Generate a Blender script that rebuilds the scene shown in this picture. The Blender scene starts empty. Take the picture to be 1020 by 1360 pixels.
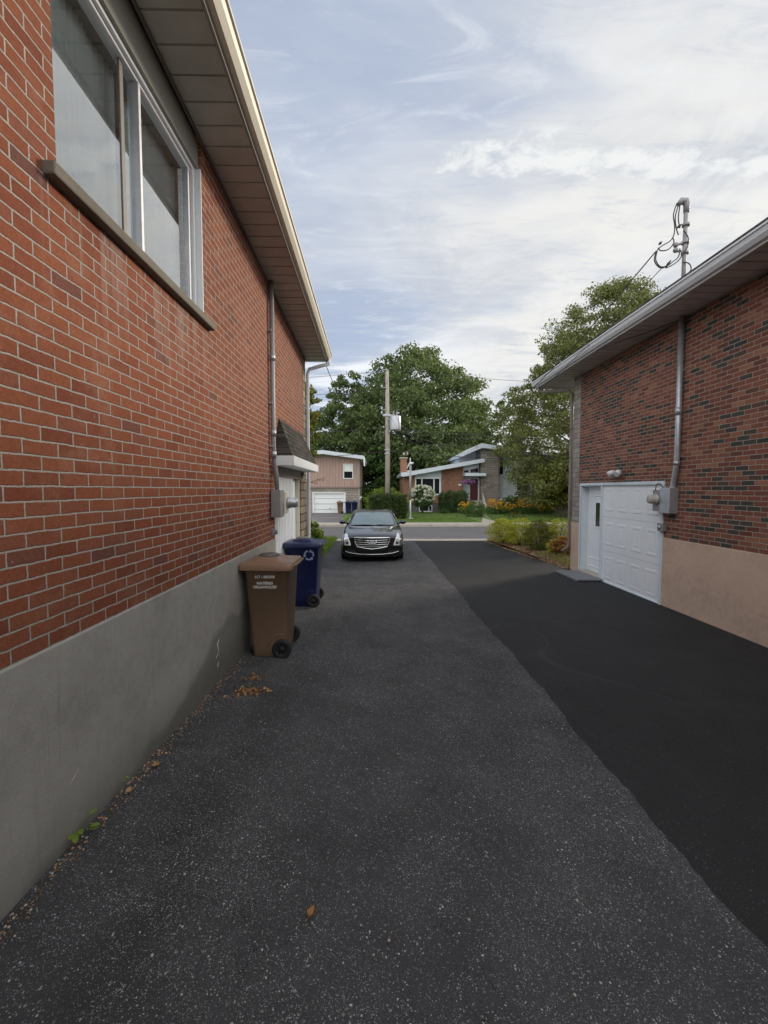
SUN_E = 1.9; SKY_S = 0.094; EXPO = 0.50; BACK = 14; SKY_BLUE = (0.9, 1.0, 1.1)
import bpy, bmesh, math, random
import numpy as np
from mathutils import Vector, Matrix
random.seed(7); RNG = np.random.default_rng(11)
PI = math.pi
scene = bpy.context.scene
col = scene.collection

# ------------------------------------------------------------------ camera
FOC = 575.0; CX, CY = 510.0, 680.0; EYE = 2.1
PITCH = math.radians(2.99); YAW = math.radians(0.9)
FWD = Vector((math.sin(YAW)*math.cos(PITCH), math.cos(YAW)*math.cos(PITCH), -math.sin(PITCH)))
RGT = Vector((math.cos(YAW), -math.sin(YAW), 0)); UPV = RGT.cross(FWD)
def at(px, py, Y):
    d = FWD*FOC + RGT*(px-CX) + UPV*(CY-py)
    k = Y/d.y
    return Vector((d.x*k, Y, EYE+d.z*k))
cam = bpy.data.cameras.new('camera'); co = bpy.data.objects.new('camera', cam); col.objects.link(co)
cam.sensor_fit = 'VERTICAL'; cam.sensor_height = 36.0; cam.lens = 36.0*FOC/1360.0
cam.clip_start = 0.05; cam.clip_end = 3000
co.matrix_world = Matrix((( RGT.x, UPV.x, -FWD.x, 0), (RGT.y, UPV.y, -FWD.y, 0), (RGT.z, UPV.z, -FWD.z, EYE), (0,0,0,1)))
scene.camera = co

# ------------------------------------------------------------------ node helpers
class NT:
    def __init__(s, tree): s.t = tree; s.t.nodes.clear()
    def n(s, typ, **kw):
        nd = s.t.nodes.new(typ)
        for k, v in kw.items():
            if k.startswith('i_'):
                key = k[2:]
                key = int(key) if key.isdigit() else key.replace('_', ' ')
                s.set(nd.inputs[key], v)
            else: setattr(nd, k, v)
        return nd
    def set(s, inp, v):
        if isinstance(v, bpy.types.NodeSocket): s.t.links.new(v, inp)
        elif isinstance(v, bpy.types.Node): s.t.links.new(v.outputs[0], inp)
        else: inp.default_value = v
    def math(s, op, a, b=0.0, c=None, clamp=False):
        nd = s.n('ShaderNodeMath', operation=op, use_clamp=clamp)
        s.set(nd.inputs[0], a); s.set(nd.inputs[1], b)
        if c is not None: s.set(nd.inputs[2], c)
        return nd.outputs[0]
    def mix(s, f, a, b, mode='MIX'):
        nd = s.n('ShaderNodeMix', data_type='RGBA', blend_type=mode)
        s.set(nd.inputs[0], f); s.set(nd.inputs[6], c4(a)); s.set(nd.inputs[7], c4(b))
        return nd.outputs[2]
    def ramp(s, f, stops, interp='LINEAR'):
        nd = s.n('ShaderNodeValToRGB'); s.set(nd.inputs[0], f)
        cr = nd.color_ramp; cr.interpolation = interp
        while len(cr.elements) < len(stops): cr.elements.new(0.5)
        for e, (p, c) in zip(cr.elements, stops):
            e.position = p; e.color = c4(c if not isinstance(c, (int, float)) else (c, c, c))
        return nd.outputs[0]
    def sstep(s, v, lo, hi):
        nd = s.n('ShaderNodeMapRange', interpolation_type='SMOOTHSTEP')
        s.set(nd.inputs[0], v); nd.inputs[1].default_value = lo; nd.inputs[2].default_value = hi
        return nd.outputs[0]
    def noise(s, vec, scale, detail=4, rough=0.55, dist=0.0):
        nd = s.n('ShaderNodeTexNoise'); s.set(nd.inputs['Vector'], vec)
        nd.inputs['Scale'].default_value = scale; nd.inputs['Detail'].default_value = detail
        nd.inputs['Roughness'].default_value = rough; nd.inputs['Distortion'].default_value = dist
        return nd.outputs[0]
    def scale(s, vec, sc):
        nd = s.n('ShaderNodeMapping'); s.set(nd.inputs[0], vec); nd.inputs['Scale'].default_value = sc
        return nd.outputs[0]
    def pos(s): return s.n('ShaderNodeNewGeometry').outputs['Position']
    def bump(s, h, strength=0.3, dist=0.01):
        nd = s.n('ShaderNodeBump'); s.set(nd.inputs['Height'], h)
        nd.inputs['Strength'].default_value = strength; nd.inputs['Distance'].default_value = dist
        return nd.outputs[0]
def c4(c):
    if isinstance(c, (bpy.types.NodeSocket, bpy.types.Node)): return c
    if isinstance(c, (int, float)): return (c, c, c, 1)
    return tuple(c) if len(c) == 4 else (c[0], c[1], c[2], 1)
def new_mat(name):
    m = bpy.data.materials.new(name); m.use_nodes = True
    nt = NT(m.node_tree); out = nt.n('ShaderNodeOutputMaterial')
    b = nt.n('ShaderNodeBsdfPrincipled'); nt.t.links.new(b.outputs[0], out.inputs[0])
    return m, nt, b, out
def simple(name, colr, rough=0.6, metal=0.0, var=0.12, nscale=6.0, bump=0.15, bscale=80, spec=0.5, coat=0.0, dirt=None):
    m, nt, b, out = new_mat(name)
    p = nt.pos()
    n1 = nt.noise(p, nscale, 5, 0.6); n2 = nt.noise(p, nscale*9, 3, 0.6)
    f = nt.math('ADD', nt.math('MULTIPLY', n1, 0.7), nt.math('MULTIPLY', n2, 0.3))
    lo = tuple(max(0, x*(1-var*1.6)) for x in colr[:3]); hi = tuple(min(1, x*(1+var*1.6)) for x in colr[:3])
    c = nt.ramp(f, [(0.3, lo), (0.7, hi)])
    if dirt:
        c = nt.mix(nt.math('MULTIPLY', nt.sstep(n1, 0.5, 0.75), dirt[1]), c, dirt[0])
    nt.set(b.inputs['Base Color'], c)
    nt.set(b.inputs['Roughness'], nt.math('ADD', rough-0.06, nt.math('MULTIPLY', n2, 0.12)))
    b.inputs['Metallic'].default_value = metal; b.inputs['Specular IOR Level'].default_value = spec
    b.inputs['Coat Weight'].default_value = coat; b.inputs['Coat Roughness'].default_value = 0.04
    if bump: nt.set(b.inputs['Normal'], nt.bump(nt.noise(p, bscale, 3), bump, 0.004))
    return m

def brick_mat(name, axis, palette, mortar, bw=0.21, rh=0.0677, ms=0.0055, off=(0, 0), rough=0.85, wash=None, bumpd=0.006, offset=0.5):
    """palette: ramp stops for the per brick random value"""
    m, nt, b, out = new_mat(name)
    p = nt.pos(); sx = nt.n('ShaderNodeSeparateXYZ'); nt.set(sx.inputs[0], p)
    u = nt.math('ADD', sx.outputs[axis], off[0]); v = nt.math('SUBTRACT', sx.outputs[2], off[1])
    wob = nt.noise(p, 9, 3); wob2 = nt.noise(p, 40, 2)
    u = nt.math('ADD', u, nt.math('MULTIPLY', nt.math('SUBTRACT', wob2, 0.5), 0.006))
    v = nt.math('ADD', v, nt.math('MULTIPLY', nt.math('SUBTRACT', wob, 0.5), 0.011))
    v = nt.math('ADD', v, nt.math('MULTIPLY', nt.math('SUBTRACT', wob2, 0.5), 0.006))
    cb = nt.n('ShaderNodeCombineXYZ'); nt.set(cb.inputs[0], u); nt.set(cb.inputs[1], v)
    br = nt.n('ShaderNodeTexBrick', offset=offset); nt.set(br.inputs['Vector'], cb)
    br.inputs['Color1'].default_value = (0, 0, 0, 1); br.inputs['Color2'].default_value = (1, 1, 1, 1)
    br.inputs['Mortar'].default_value = (0.5, 0.5, 0.5, 1)
    br.inputs['Scale'].default_value = 1; br.inputs['Mortar Size'].default_value = ms
    br.inputs['Mortar Smooth'].default_value = 0.4; br.inputs['Bias'].default_value = 0
    br.inputs['Brick Width'].default_value = bw; br.inputs['Row Height'].default_value = rh
    c = nt.ramp(br.outputs[0], palette)
    # grain and blotches inside each brick
    g = nt.noise(nt.scale(p, (1, 1, 1)), 70, 5, 0.7); big = nt.noise(p, 0.8, 3)
    c = nt.mix(0.55, c, nt.ramp(g, [(0.3, 0.32), (0.7, 0.72)]), 'OVERLAY')
    c = nt.mix(0.35, c, nt.ramp(big, [(0.3, 0.35), (0.7, 0.65)]), 'OVERLAY')
    if wash:   # pale bloom on some bricks
        c = nt.mix(nt.math('MULTIPLY', nt.sstep(nt.noise(p, 3.0, 6, 0.7), 0.5, 0.75), wash[1]), c, wash[0])
    if name == 'red_brick':   # pale run-off streaks under the window sill, dark specks
        st = nt.sstep(nt.noise(nt.scale(p, (1, 9, .55)), 1.6, 4, .6), .46, .66)
        zone = nt.math('MULTIPLY', nt.math('MULTIPLY', nt.sstep(sx.outputs[2], 2.75, 3.5), nt.sstep(sx.outputs[2], 3.56, 3.53)), nt.math('MULTIPLY', nt.sstep(sx.outputs[1], 1.9, 2.1), nt.sstep(sx.outputs[1], 4.2, 3.9)))
        c = nt.mix(nt.math('MULTIPLY', nt.math('MULTIPLY', st, zone), .38), c, (.42, .33, .29))
        c = nt.mix(nt.math('MULTIPLY', nt.sstep(nt.noise(p, 26, 3, .6), .68, .74), .55), c, (.05, .03, .025))
        c = nt.mix(nt.math('MULTIPLY', nt.sstep(nt.noise(p, 17, 4, .6), .70, .76), .45), c, (.5, .42, .36))
    mc = nt.mix(0.6, mortar, nt.ramp(nt.noise(p, 120, 3), [(0.3, 0.3), (0.7, 0.65)]), 'OVERLAY')
    c = nt.mix(br.outputs['Fac'], c, mc)
    nt.set(b.inputs['Base Color'], c); b.inputs['Roughness'].default_value = rough
    b.inputs['Specular IOR Level'].default_value = 0.25
    h = nt.math('ADD', nt.math('MULTIPLY', nt.math('SUBTRACT', 1.0, br.outputs['Fac']), 1.0), nt.math('MULTIPLY', g, 0.35))
    h = nt.math('ADD', h, nt.math('MULTIPLY', br.outputs[0], 0.25))
    nt.set(b.inputs['Normal'], nt.bump(h, 1.0, bumpd*1.8))
    return m

def leaf_mat(name, stops, trans=0.35, nscale=1.2, rough=0.55):
    m, nt, b, out = new_mat(name)
    geo = nt.n('ShaderNodeNewGeometry')
    f = nt.math('ADD', nt.math('MULTIPLY', geo.outputs['Random Per Island'], 0.6), nt.math('MULTIPLY', nt.noise(geo.outputs['Position'], nscale, 3), 0.55))
    c = nt.ramp(nt.math('SUBTRACT', f, 0.08), stops)
    nt.set(b.inputs['Base Color'], c); b.inputs['Roughness'].default_value = rough
    b.inputs['Specular IOR Level'].default_value = 0.3
    tr = nt.n('ShaderNodeBsdfTranslucent'); nt.set(tr.inputs[0], nt.mix(0.5, c, (0.16, 0.2, 0.02)))
    mx = nt.n('ShaderNodeMixShader'); mx.inputs[0].default_value = trans
    nt.t.links.new(b.outputs[0], mx.inputs[1]); nt.t.links.new(tr.outputs[0], mx.inputs[2])
    nt.t.links.new(mx.outputs[0], out.inputs[0])
    return m

# ------------------------------------------------------------------ mesh helpers
ORG = {}
def tag(o, label=None, cat=None, group=None, kind=None):
    if label: o['label'] = label
    if cat: o['category'] = cat
    if group: o['group'] = group
    if kind: o['kind'] = kind
    return o
def empty(name, loc, label, cat, group=None):
    o = bpy.data.objects.new(name, None); col.objects.link(o); o.empty_display_size = 0.2
    o.location = loc; ORG[o.name] = Vector(loc)
    return tag(o, label, cat, group)
def link_mesh(name, me, mat, parent):
    o = bpy.data.objects.new(name, me); col.objects.link(o)
    if mat is not None:
        for mm in (mat if isinstance(mat, (list, tuple)) else [mat]): me.materials.append(mm)
    if parent is not None:
        org = ORG[parent.name]; me.transform(Matrix.Translation(-org)); o.parent = parent; ORG[o.name] = org
    else: ORG[o.name] = Vector((0, 0, 0))
    return o
class MB:
    def __init__(s): s.bm = bmesh.new(); s.mi = 0
    def face(s, pts):
        vs = [s.bm.verts.new(Vector(p)) for p in pts]
        f = s.bm.faces.new(vs); f.material_index = s.mi; return f
    def box(s, x0, x1, y0, y1, z0, z1, M=None):
        P = [Vector((x, y, z)) for x in (x0, x1) for y in (y0, y1) for z in (z0, z1)]
        if M is not None: P = [M @ p for p in P]
        v = [s.bm.verts.new(p) for p in P]
        for q in ((0,1,3,2), (4,6,7,5), (0,4,5,1), (2,3,7,6), (0,2,6,4), (1,5,7,3)):
            f = s.bm.faces.new([v[i] for i in q]); f.material_index = s.mi
        return s
    def extr(s, poly, axis, a, b):
        """poly: 2D points in the two remaining axes (in xyz order), extruded along axis from a to b"""
        def mk(p, t):
            l = list(p); l.insert(axis, t); return Vector(l)
        A = [s.bm.verts.new(mk(p, a)) for p in poly]; B = [s.bm.verts.new(mk(p, b)) for p in poly]
        n = len(poly)
        fs = [s.bm.faces.new(A), s.bm.faces.new(B[::-1])]
        for i in range(n): fs.append(s.bm.faces.new([A[i], B[i], B[(i+1) % n], A[(i+1) % n]]))
        for f in fs: f.material_index = s.mi
        return s
    def tube(s, pts, r, n=10, cap=True):
        pts = [Vector(p) for p in pts]; rs = r if isinstance(r, (list, tuple)) else [r]*len(pts)
        rings = []; prev = None
        for i, p in enumerate(pts):
            t = (pts[min(i+1, len(pts)-1)] - pts[max(i-1, 0)])
            if t.length < 1e-9: t = Vector((0, 0, 1))
            t.normalize()
            if prev is None:
                a = Vector((0, 0, 1)) if abs(t.z) < 0.9 else Vector((1, 0, 0))
                u = t.cross(a).normalized()
            else:
                u = (prev - t*prev.dot(t)).normalized()
            prev = u; w = t.cross(u)
            rings.append([s.bm.verts.new(p + (u*math.cos(2*PI*k/n) + w*math.sin(2*PI*k/n))*rs[i]) for k in range(n)])
        for A, B in zip(rings, rings[1:]):
            for k in range(n):
                f = s.bm.faces.new([A[k], A[(k+1) % n], B[(k+1) % n], B[k]]); f.material_index = s.mi; f.smooth = True
        if cap:
            for R_, rv in ((rings[0], True), (rings[-1], False)):
                f = s.bm.faces.new(R_[::-1] if rv else R_); f.material_index = s.mi
        return s
    def cyl(s, p0, p1, r, n=20, r2=None): return s.tube([p0, p1], [r, r if r2 is None else r2], n)
    def lathe(s, prof, origin, axis='Z', n=24):
        """prof: (radius, height) list around axis through origin"""
        o = Vector(origin); rings = []
        for r, h in prof:
            ring = []
            for k in range(n):
                a = 2*PI*k/n; c, d = r*math.cos(a), r*math.sin(a)
                v = {'Z': (c, d, h), 'X': (h, c, d), 'Y': (c, h, d)}[axis]
                ring.append(s.bm.verts.new(o + Vector(v)))
            rings.append(ring)
        for A, B in zip(rings, rings[1:]):
            for k in range(n):
                f = s.bm.faces.new([A[k], A[(k+1) % n], B[(k+1) % n], B[k]]); f.smooth = True; f.material_index = s.mi
        for R_ in (rings[0], rings[-1]):
            f = s.bm.faces.new(R_); f.material_index = s.mi
        return s
    def grid(s, rows, smooth=True, close=False):
        V = [[s.bm.verts.new(Vector(p)) for p in r] for r in rows]
        for A, B in zip(V, V[1:]):
            m = len(A)
            for k in range(m if close else m-1):
                f = s.bm.faces.new([A[k], A[(k+1) % m], B[(k+1) % m], B[k]]); f.smooth = smooth; f.material_index = s.mi
        return V
    def ico(s, c, r, sub=2, sc=(1, 1, 1), jit=0.0):
        ret = bmesh.ops.create_icosphere(s.bm, subdivisions=sub, radius=1.0)
        for v in ret['verts']:
            j = 1 + random.uniform(-jit, jit)
            v.co = Vector((v.co.x*sc[0]*r*j, v.co.y*sc[1]*r*j, v.co.z*sc[2]*r*j)) + Vector(c)
        for v in ret['verts']:
            for f in v.link_faces: f.smooth = True; f.material_index = s.mi
        return s
    def build(s, name, mat, parent=None, bevel=0.0, seg=2, weld=False, solid=0.0):
        if weld: bmesh.ops.remove_doubles(s.bm, verts=s.bm.verts, dist=1e-5)
        bmesh.ops.recalc_face_normals(s.bm, faces=s.bm.faces)
        me = bpy.data.meshes.new(name); s.bm.to_mesh(me); s.bm.free()
        o = link_mesh(name, me, mat, parent)
        if solid:
            md = o.modifiers.new('solid', 'SOLIDIFY'); md.thickness = solid; md.offset = 0
        if bevel:
            md = o.modifiers.new('bevel', 'BEVEL'); md.width = bevel; md.segments = seg; md.limit_method = 'ANGLE'; md.angle_limit = math.radians(40)
        return o
def thing(name, mb, mat, label, cat, group=None, **kw):
    return tag(mb.build(name, mat, None, **kw), label, cat, group)
def struct(name, mb, mat, **kw): return tag(mb.build(name, mat, None, **kw), kind='structure')

def quads_mesh(name, V, mat, parent):
    """V: (N,4,3) array of separate quads"""
    n = len(V); me = bpy.data.meshes.new(name)
    me.vertices.add(n*4); me.vertices.foreach_set('co', V.reshape(-1).astype(np.float32))
    me.loops.add(n*4); me.loops.foreach_set('vertex_index', np.arange(n*4, dtype=np.int32))
    me.polygons.add(n); me.polygons.foreach_set('loop_start', np.arange(0, n*4, 4, dtype=np.int32))
    me.polygons.foreach_set('loop_total', np.full(n, 4, dtype=np.int32))
    me.update(calc_edges=True)
    return link_mesh(name, me, mat, parent)
def leaves(C, size, up=0.35, asp=0.62, rng=RNG):
    """kite shaped leaf quads at centres C"""
    n = len(C); size = np.broadcast_to(size, (n,)) * rng.uniform(0.6, 1.35, n)
    nrm = rng.normal(size=(n, 3)); nrm[:, 2] = nrm[:, 2]*0.7 + up; nrm /= np.linalg.norm(nrm, axis=1)[:, None]
    a = rng.normal(size=(n, 3)); a -= nrm*np.sum(a*nrm, 1)[:, None]; a /= np.linalg.norm(a, axis=1)[:, None]
    b = np.cross(nrm, a); s = size[:, None]
    fold = nrm*s*0.12
    return np.stack([C - a*s*0.5, C + b*s*asp*0.5 - a*s*0.05 + fold, C + a*s*0.5, C - b*s*asp*0.5 - a*s*0.05 + fold], 1)
def blades(C, h, w, lean=0.35, rng=RNG):
    """upright grass-like blades rooted at C"""
    n = len(C); h = np.broadcast_to(h, (n,)) * rng.uniform(0.55, 1.25, n)
    az = rng.uniform(0, 2*PI, n); l = rng.normal(0, lean, n)
    d = np.stack([np.cos(az)*l, np.sin(az)*l, np.ones(n)], 1); d /= np.linalg.norm(d, axis=1)[:, None]
    az2 = rng.uniform(0, 2*PI, n); s = np.stack([np.cos(az2), np.sin(az2), np.zeros(n)], 1)*w*0.5
    tip = C + d*h[:, None]; mid = C + d*h[:, None]*0.55 + rng.normal(0, 0.02, (n, 3))*h[:, None]
    return np.stack([C - s, mid - s*0.8, tip, mid + s*0.8 ], 1)*1.0

def crown_pts(base, z0, z1, R, prof, n_clump, n_leaf, clump_r, lean=(0, 0), lump=0.18, hollow=0.35, rng=RNG, sy=1.0):
    """clump centres and leaf centres in a lumpy envelope; prof(t) -> 0..1"""
    t = rng.uniform(0.0, 1.0, n_clump*3)
    keep = rng.uniform(0, 1, len(t)) < np.array([prof(q) for q in t])**1.3 + 0.04
    t = t[keep][:n_clump]; n = len(t); a = rng.uniform(0, 2*PI, n)
    rr = R*np.array([prof(q) for q in t])
    ph = rng.uniform(0, 6, 6)
    wob = 1 + lump*(np.sin(3*a+ph[0]+5*t) + 0.7*np.sin(5*a+ph[1]-9*t) + 0.6*np.sin(11*t+ph[2]+2*a))/1.6
    rad = rr*wob*np.sqrt(rng.uniform(hollow**2, 1.0, n))
    C = np.stack([base[0]+lean[0]*t+rad*np.cos(a), base[1]+lean[1]*t+rad*np.sin(a)*sy, z0+(z1-z0)*t], 1)
    cr = clump_r*rng.uniform(0.6, 1.3, n)
    L = np.repeat(C, n_leaf, 0)
    off = rng.normal(size=L.shape); off /= np.maximum(np.linalg.norm(off, axis=1)[:, None], 1e-6)
    off *= rng.uniform(0.15, 1.0, len(L))[:, None]**0.6
    off[:, 2] *= 0.6
    L = L + off*np.repeat(cr, n_leaf)[:, None]
    return C, L
def tree(name, label, cat, base, z0, z1, R, prof, nc, nl, cr, leaf, mat, bark, trunk_r, group=None, lean=(0, 0), lump=0.18, hollow=0.35, nlimb=26, up=0.35, sy=1.0, stems=1, twig=None):
    base = Vector(base); root = empty(name, base, label, cat, group)
    C, L = crown_pts(base, z0, z1, R, prof, nc, nl, cr, lean, lump, hollow, sy=sy)
    mb = MB(); H = z1-base.z
    for st in range(stems):
        so = Vector((0, 0, 0)) if stems == 1 else Vector((math.cos(st*2.4), math.sin(st*2.4), 0))*trunk_r*1.6
        axis = []
        for i in range(9):
            f = i/8; zz = base.z - 0.05 + (z0-base.z+(z1-z0)*0.72)*f
            tt = max(0, (zz-z0)/(z1-z0))
            axis.append(base + so*(1+3*f) + Vector((lean[0]*tt + math.sin(f*5+st)*0.1*trunk_r*4, lean[1]*tt + math.cos(f*4)*0.1*trunk_r*4, zz-base.z)))
        mb.tube(axis, [trunk_r*(1.25 if i == 0 else 1)*(1-0.85*i/8) for i in range(9)], 9)
        idx = np.argsort(-np.linalg.norm(C[:, :2]-np.array(base[:2]), axis=1)*RNG.uniform(0.3, 1, len(C)))[:nlimb]
        for j in idx:
            tip = Vector(C[j]); zs = base.z + (tip.z-base.z)*random.uniform(0.45, 0.75)
            zs = max(zs, base.z + (z0-base.z)*0.8)
            k = min(8, max(0, (zs-base.z)/(axis[-1].z-base.z)*8)); i0 = int(min(7, k)); fr = k-i0
            a = axis[i0].lerp(axis[i0+1], min(1, fr)); m_ = a.lerp(tip, 0.5) + Vector((random.uniform(-.1, .1), random.uniform(-.1, .1), 0.06))*(tip-a).length
            rb = trunk_r*(1-0.85*i0/8)*0.5
            mb.tube([a, a.lerp(m_, .5)+Vector((0, 0, .02*H*.1)), m_, m_.lerp(tip, .5), tip], [rb, rb*.75, rb*.5, rb*.3, rb*.12], 5, cap=False)
    mb.build('trunk', bark, root)
    quads_mesh('crown', leaves(L, leaf, up), mat, root)
    return root
def shrub(name, label, cat, base, w, d, h, n, leaf, mat, group=None, lump=0.15, up=0.5, bark=None, z0=0.05, prof=None, asp=0.62):
    base = Vector(base); root = empty(name, base, label, cat, group)
    prof = prof or (lambda t: max(0.05, math.sin(PI*min(1, 0.16+0.84*t*0.98)))**0.5)
    C, L = crown_pts(base, base.z+z0*h, base.z+h*0.95, w/2, prof, max(8, n//22), 22, min(w, h)*0.14, (0, 0), lump, 0.45, sy=d/w)
    L[:, 2] = np.maximum(L[:, 2], base.z+0.01)
    quads_mesh('foliage', leaves(L, leaf, up, asp), mat, root)
    mb = MB()
    for k in range(7):
        a = k*2.4; e = base + Vector((math.cos(a)*w*0.3, math.sin(a)*d*0.3, h*0.75))
        mb.tube([base+Vector((math.cos(a)*.02, math.sin(a)*.02, -.02)), base.lerp(e, .5)+Vector((0, 0, .05*h)), e], [0.012+.008*h, .01, .004], 5)
    mb.build('stem', bark or M['bark'], root)
    return root
# ------------------------------------------------------------------ materials
M = {}
RB = [(0.0, (0.185, 0.054, 0.030)), (0.2, (0.222, 0.068, 0.035)), (0.6, (0.255, 0.084, 0.042)), (0.93, (0.225, 0.078, 0.047)), (1.0, (0.145, 0.060, 0.048))]
M['red_brick'] = brick_mat('red_brick', 1, RB, (0.42, 0.375, 0.335), ms=0.0060, off=(0.0, 1.37), wash=((0.46, 0.29, 0.19), 0.26))
MX = [(0.0, (0.050, 0.052, 0.046)), (0.15, (0.072, 0.066, 0.055)), (0.22, (0.15, 0.054, 0.040)), (0.5, (0.245, 0.094, 0.060)), (0.70, (0.195, 0.070, 0.050)), (0.8, (0.32, 0.15, 0.09)), (0.93, (0.15, 0.060, 0.048)), (1.0, (0.075, 0.058, 0.050))]
M['mixed_brick'] = brick_mat('mixed_brick', 1, MX, (0.40, 0.34, 0.29), off=(0.07, 1.27), ms=0.0066)
FB = [(0.0, (0.26, 0.12, 0.08)), (0.5, (0.34, 0.17, 0.11)), (1.0, (0.24, 0.10, 0.07))]
M['far_brick'] = brick_mat('far_brick', 0, FB, (0.4, 0.32, 0.26))
GS = [(0.0, (0.25, 0.22, 0.20)), (0.5, (0.36, 0.33, 0.30)), (1.0, (0.28, 0.24, 0.21))]
M['grey_stone_side'] = brick_mat('grey_stone_side', 1, GS, (0.16, 0.14, 0.13), bw=0.42, rh=0.12, ms=0.006, bumpd=0.015)
M['grey_stone_front'] = brick_mat('grey_stone_front', 0, GS, (0.16, 0.14, 0.13), bw=0.6, rh=0.2, ms=0.012, bumpd=0.02)
TS = [(0.0, (0.20, 0.17, 0.13)), (0.5, (0.33, 0.28, 0.21)), (1.0, (0.15, 0.12, 0.09))]
M['tan_stone'] = brick_mat('tan_stone', 1, TS, (0.05, 0.045, 0.04), bw=0.3, rh=0.16, ms=0.012, bumpd=0.02)
M['white_metal'] = simple('white_metal', (0.70, 0.72, 0.75), 0.45, var=0.03, bump=0.03)
M['white_paint'] = simple('white_paint', (0.80, 0.83, 0.87), 0.5, var=0.04, bump=0.05, dirt=((0.5, 0.5, 0.48), 0.15))
M['cream_metal'] = simple('cream_metal', (0.74, 0.70, 0.58), 0.4, var=0.03, bump=0.03)
M['grey_metal'] = simple('grey_metal', (0.30, 0.29, 0.305), 0.55, metal=0.3, var=0.08, bump=0.05, dirt=((0.2, 0.17, 0.15), 0.4))
M['galvanised'] = simple('galvanised', (0.42, 0.44, 0.48), 0.38, metal=0.55, var=0.12, bump=0.06)
M['brown_metal'] = simple('brown_metal', (0.20, 0.16, 0.145), 0.45, var=0.08, bump=0.03)
M['taupe_metal'] = simple('taupe_metal', (0.30, 0.29, 0.255), 0.5, var=0.05, bump=0.03)
M['black_plastic'] = simple('black_plastic', (0.012, 0.012, 0.013), 0.5, var=0.1)
M['rubber'] = simple('rubber', (0.016, 0.016, 0.017), 0.75, var=0.15, bump=0.3)
M['brown_plastic'] = simple('brown_plastic', (0.185, 0.120, 0.078), 0.42, var=0.06, nscale=4, bump=0.1, bscale=200, dirt=((0.16, 0.115, 0.08), 0.4))
M['brown_lid'] = simple('brown_lid', (0.25, 0.155, 0.105), 0.34, var=0.06, nscale=4, bump=0.1, bscale=200)
M['blue_plastic'] = simple('blue_plastic', (0.006, 0.013, 0.072), 0.38, var=0.08, nscale=4, bump=0.1, bscale=200, dirt=((0.03, 0.035, 0.10), 0.3))
M['dull_grey_plastic'] = simple('dull_grey_plastic', (0.12, 0.115, 0.115), 0.4)
M['print_white'] = simple('print_white', (0.62, 0.60, 0.58), 0.6, var=0.05, bump=0)
M['faded_print'] = simple('faded_print', (0.22, 0.27, 0.42), 0.5, var=0.1, bump=0)
M['meter_grey'] = simple('meter_grey', (0.42, 0.41, 0.38), 0.35, bump=0.02)
M['wood_pole'] = simple('wood_pole', (0.32, 0.285, 0.25), 0.85, var=0.2, nscale=3, bump=0.4)
M['bark'] = simple('bark', (0.09, 0.07, 0.055), 0.9, var=0.3, nscale=4, bump=0.6, bscale=25)
M['wire'] = simple('wire', (0.03, 0.03, 0.032), 0.6, bump=0)
M['chrome'] = simple('chrome', (0.78, 0.79, 0.81), 0.1, metal=1.0, var=0.01, bump=0)
M['maroon'] = simple('maroon', (0.10, 0.012, 0.018), 0.4, var=0.08, bump=0.03)
M['roof_white'] = simple('roof_white', (0.56, 0.62, 0.70), 0.5, var=0.05, bump=0.05)
M['siding_blue_white'] = simple('siding_blue_white', (0.62, 0.70, 0.76), 0.55, var=0.04, bump=0.03)
M['plaque'] = simple('plaque', (0.8, 0.8, 0.8), 0.4, var=0.02, bump=0)
M['dark_room'] = simple('dark_room', (0.3, 0.31, 0.31), 0.9, var=0.1)
M['curtain'] = simple('curtain', (0.80, 0.84, 0.82), 0.9, var=0.06, nscale=2, bump=0)
M['dried_leaf'] = leaf_mat('dried_leaf', [(0.2, (0.20, 0.09, 0.04)), (0.5, (0.36, 0.19, 0.08)), (0.8, (0.50, 0.32, 0.15)), (1.0, (0.30, 0.15, 0.08))], 0.1, 20)
M['mulch_leaf'] = leaf_mat('mulch_leaf', [(0.1, (0.162, 0.095, 0.054)), (0.4, (0.324, 0.176, 0.095)), (0.7, (0.486, 0.297, 0.162)), (1.0, (0.216, 0.216, 0.068))], 0.1, 6)
M['maple_leaf'] = leaf_mat('maple_leaf', [(0.15, (0.062, 0.096, 0.036)), (0.45, (0.110, 0.158, 0.058)), (0.75, (0.170, 0.226, 0.084)), (1.0, (0.252, 0.300, 0.126))], 0.35, 0.25)
M['linden_leaf'] = leaf_mat('linden_leaf', [(0.15, (0.075, 0.095, 0.032)), (0.45, (0.149, 0.176, 0.056)), (0.75, (0.257, 0.270, 0.096)), (1.0, (0.419, 0.405, 0.176))], 0.35, 0.5)
M['dark_leaf'] = leaf_mat('dark_leaf', [(0.15, (0.029, 0.064, 0.021)), (0.5, (0.059, 0.112, 0.032)), (1.0, (0.123, 0.185, 0.053))], 0.3, 0.4)
M['hedge_leaf'] = leaf_mat('hedge_leaf', [(0.15, (0.024, 0.046, 0.016)), (0.5, (0.049, 0.081, 0.024)), (1.0, (0.101, 0.128, 0.041))], 0.25, 1.5)
M['lime_leaf'] = leaf_mat('lime_leaf', [(0.15, (0.106, 0.169, 0.025)), (0.5, (0.188, 0.288, 0.044)), (1.0, (0.312, 0.413, 0.075))], 0.35, 1.5)
M['yellow_leaf'] = leaf_mat('yellow_leaf', [(0.12, (0.22, 0.27, 0.03)), (0.4, (0.50, 0.51, 0.05)), (0.75, (0.70, 0.66, 0.09)), (1.0, (0.78, 0.72, 0.18))], 0.4, 3)
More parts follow.
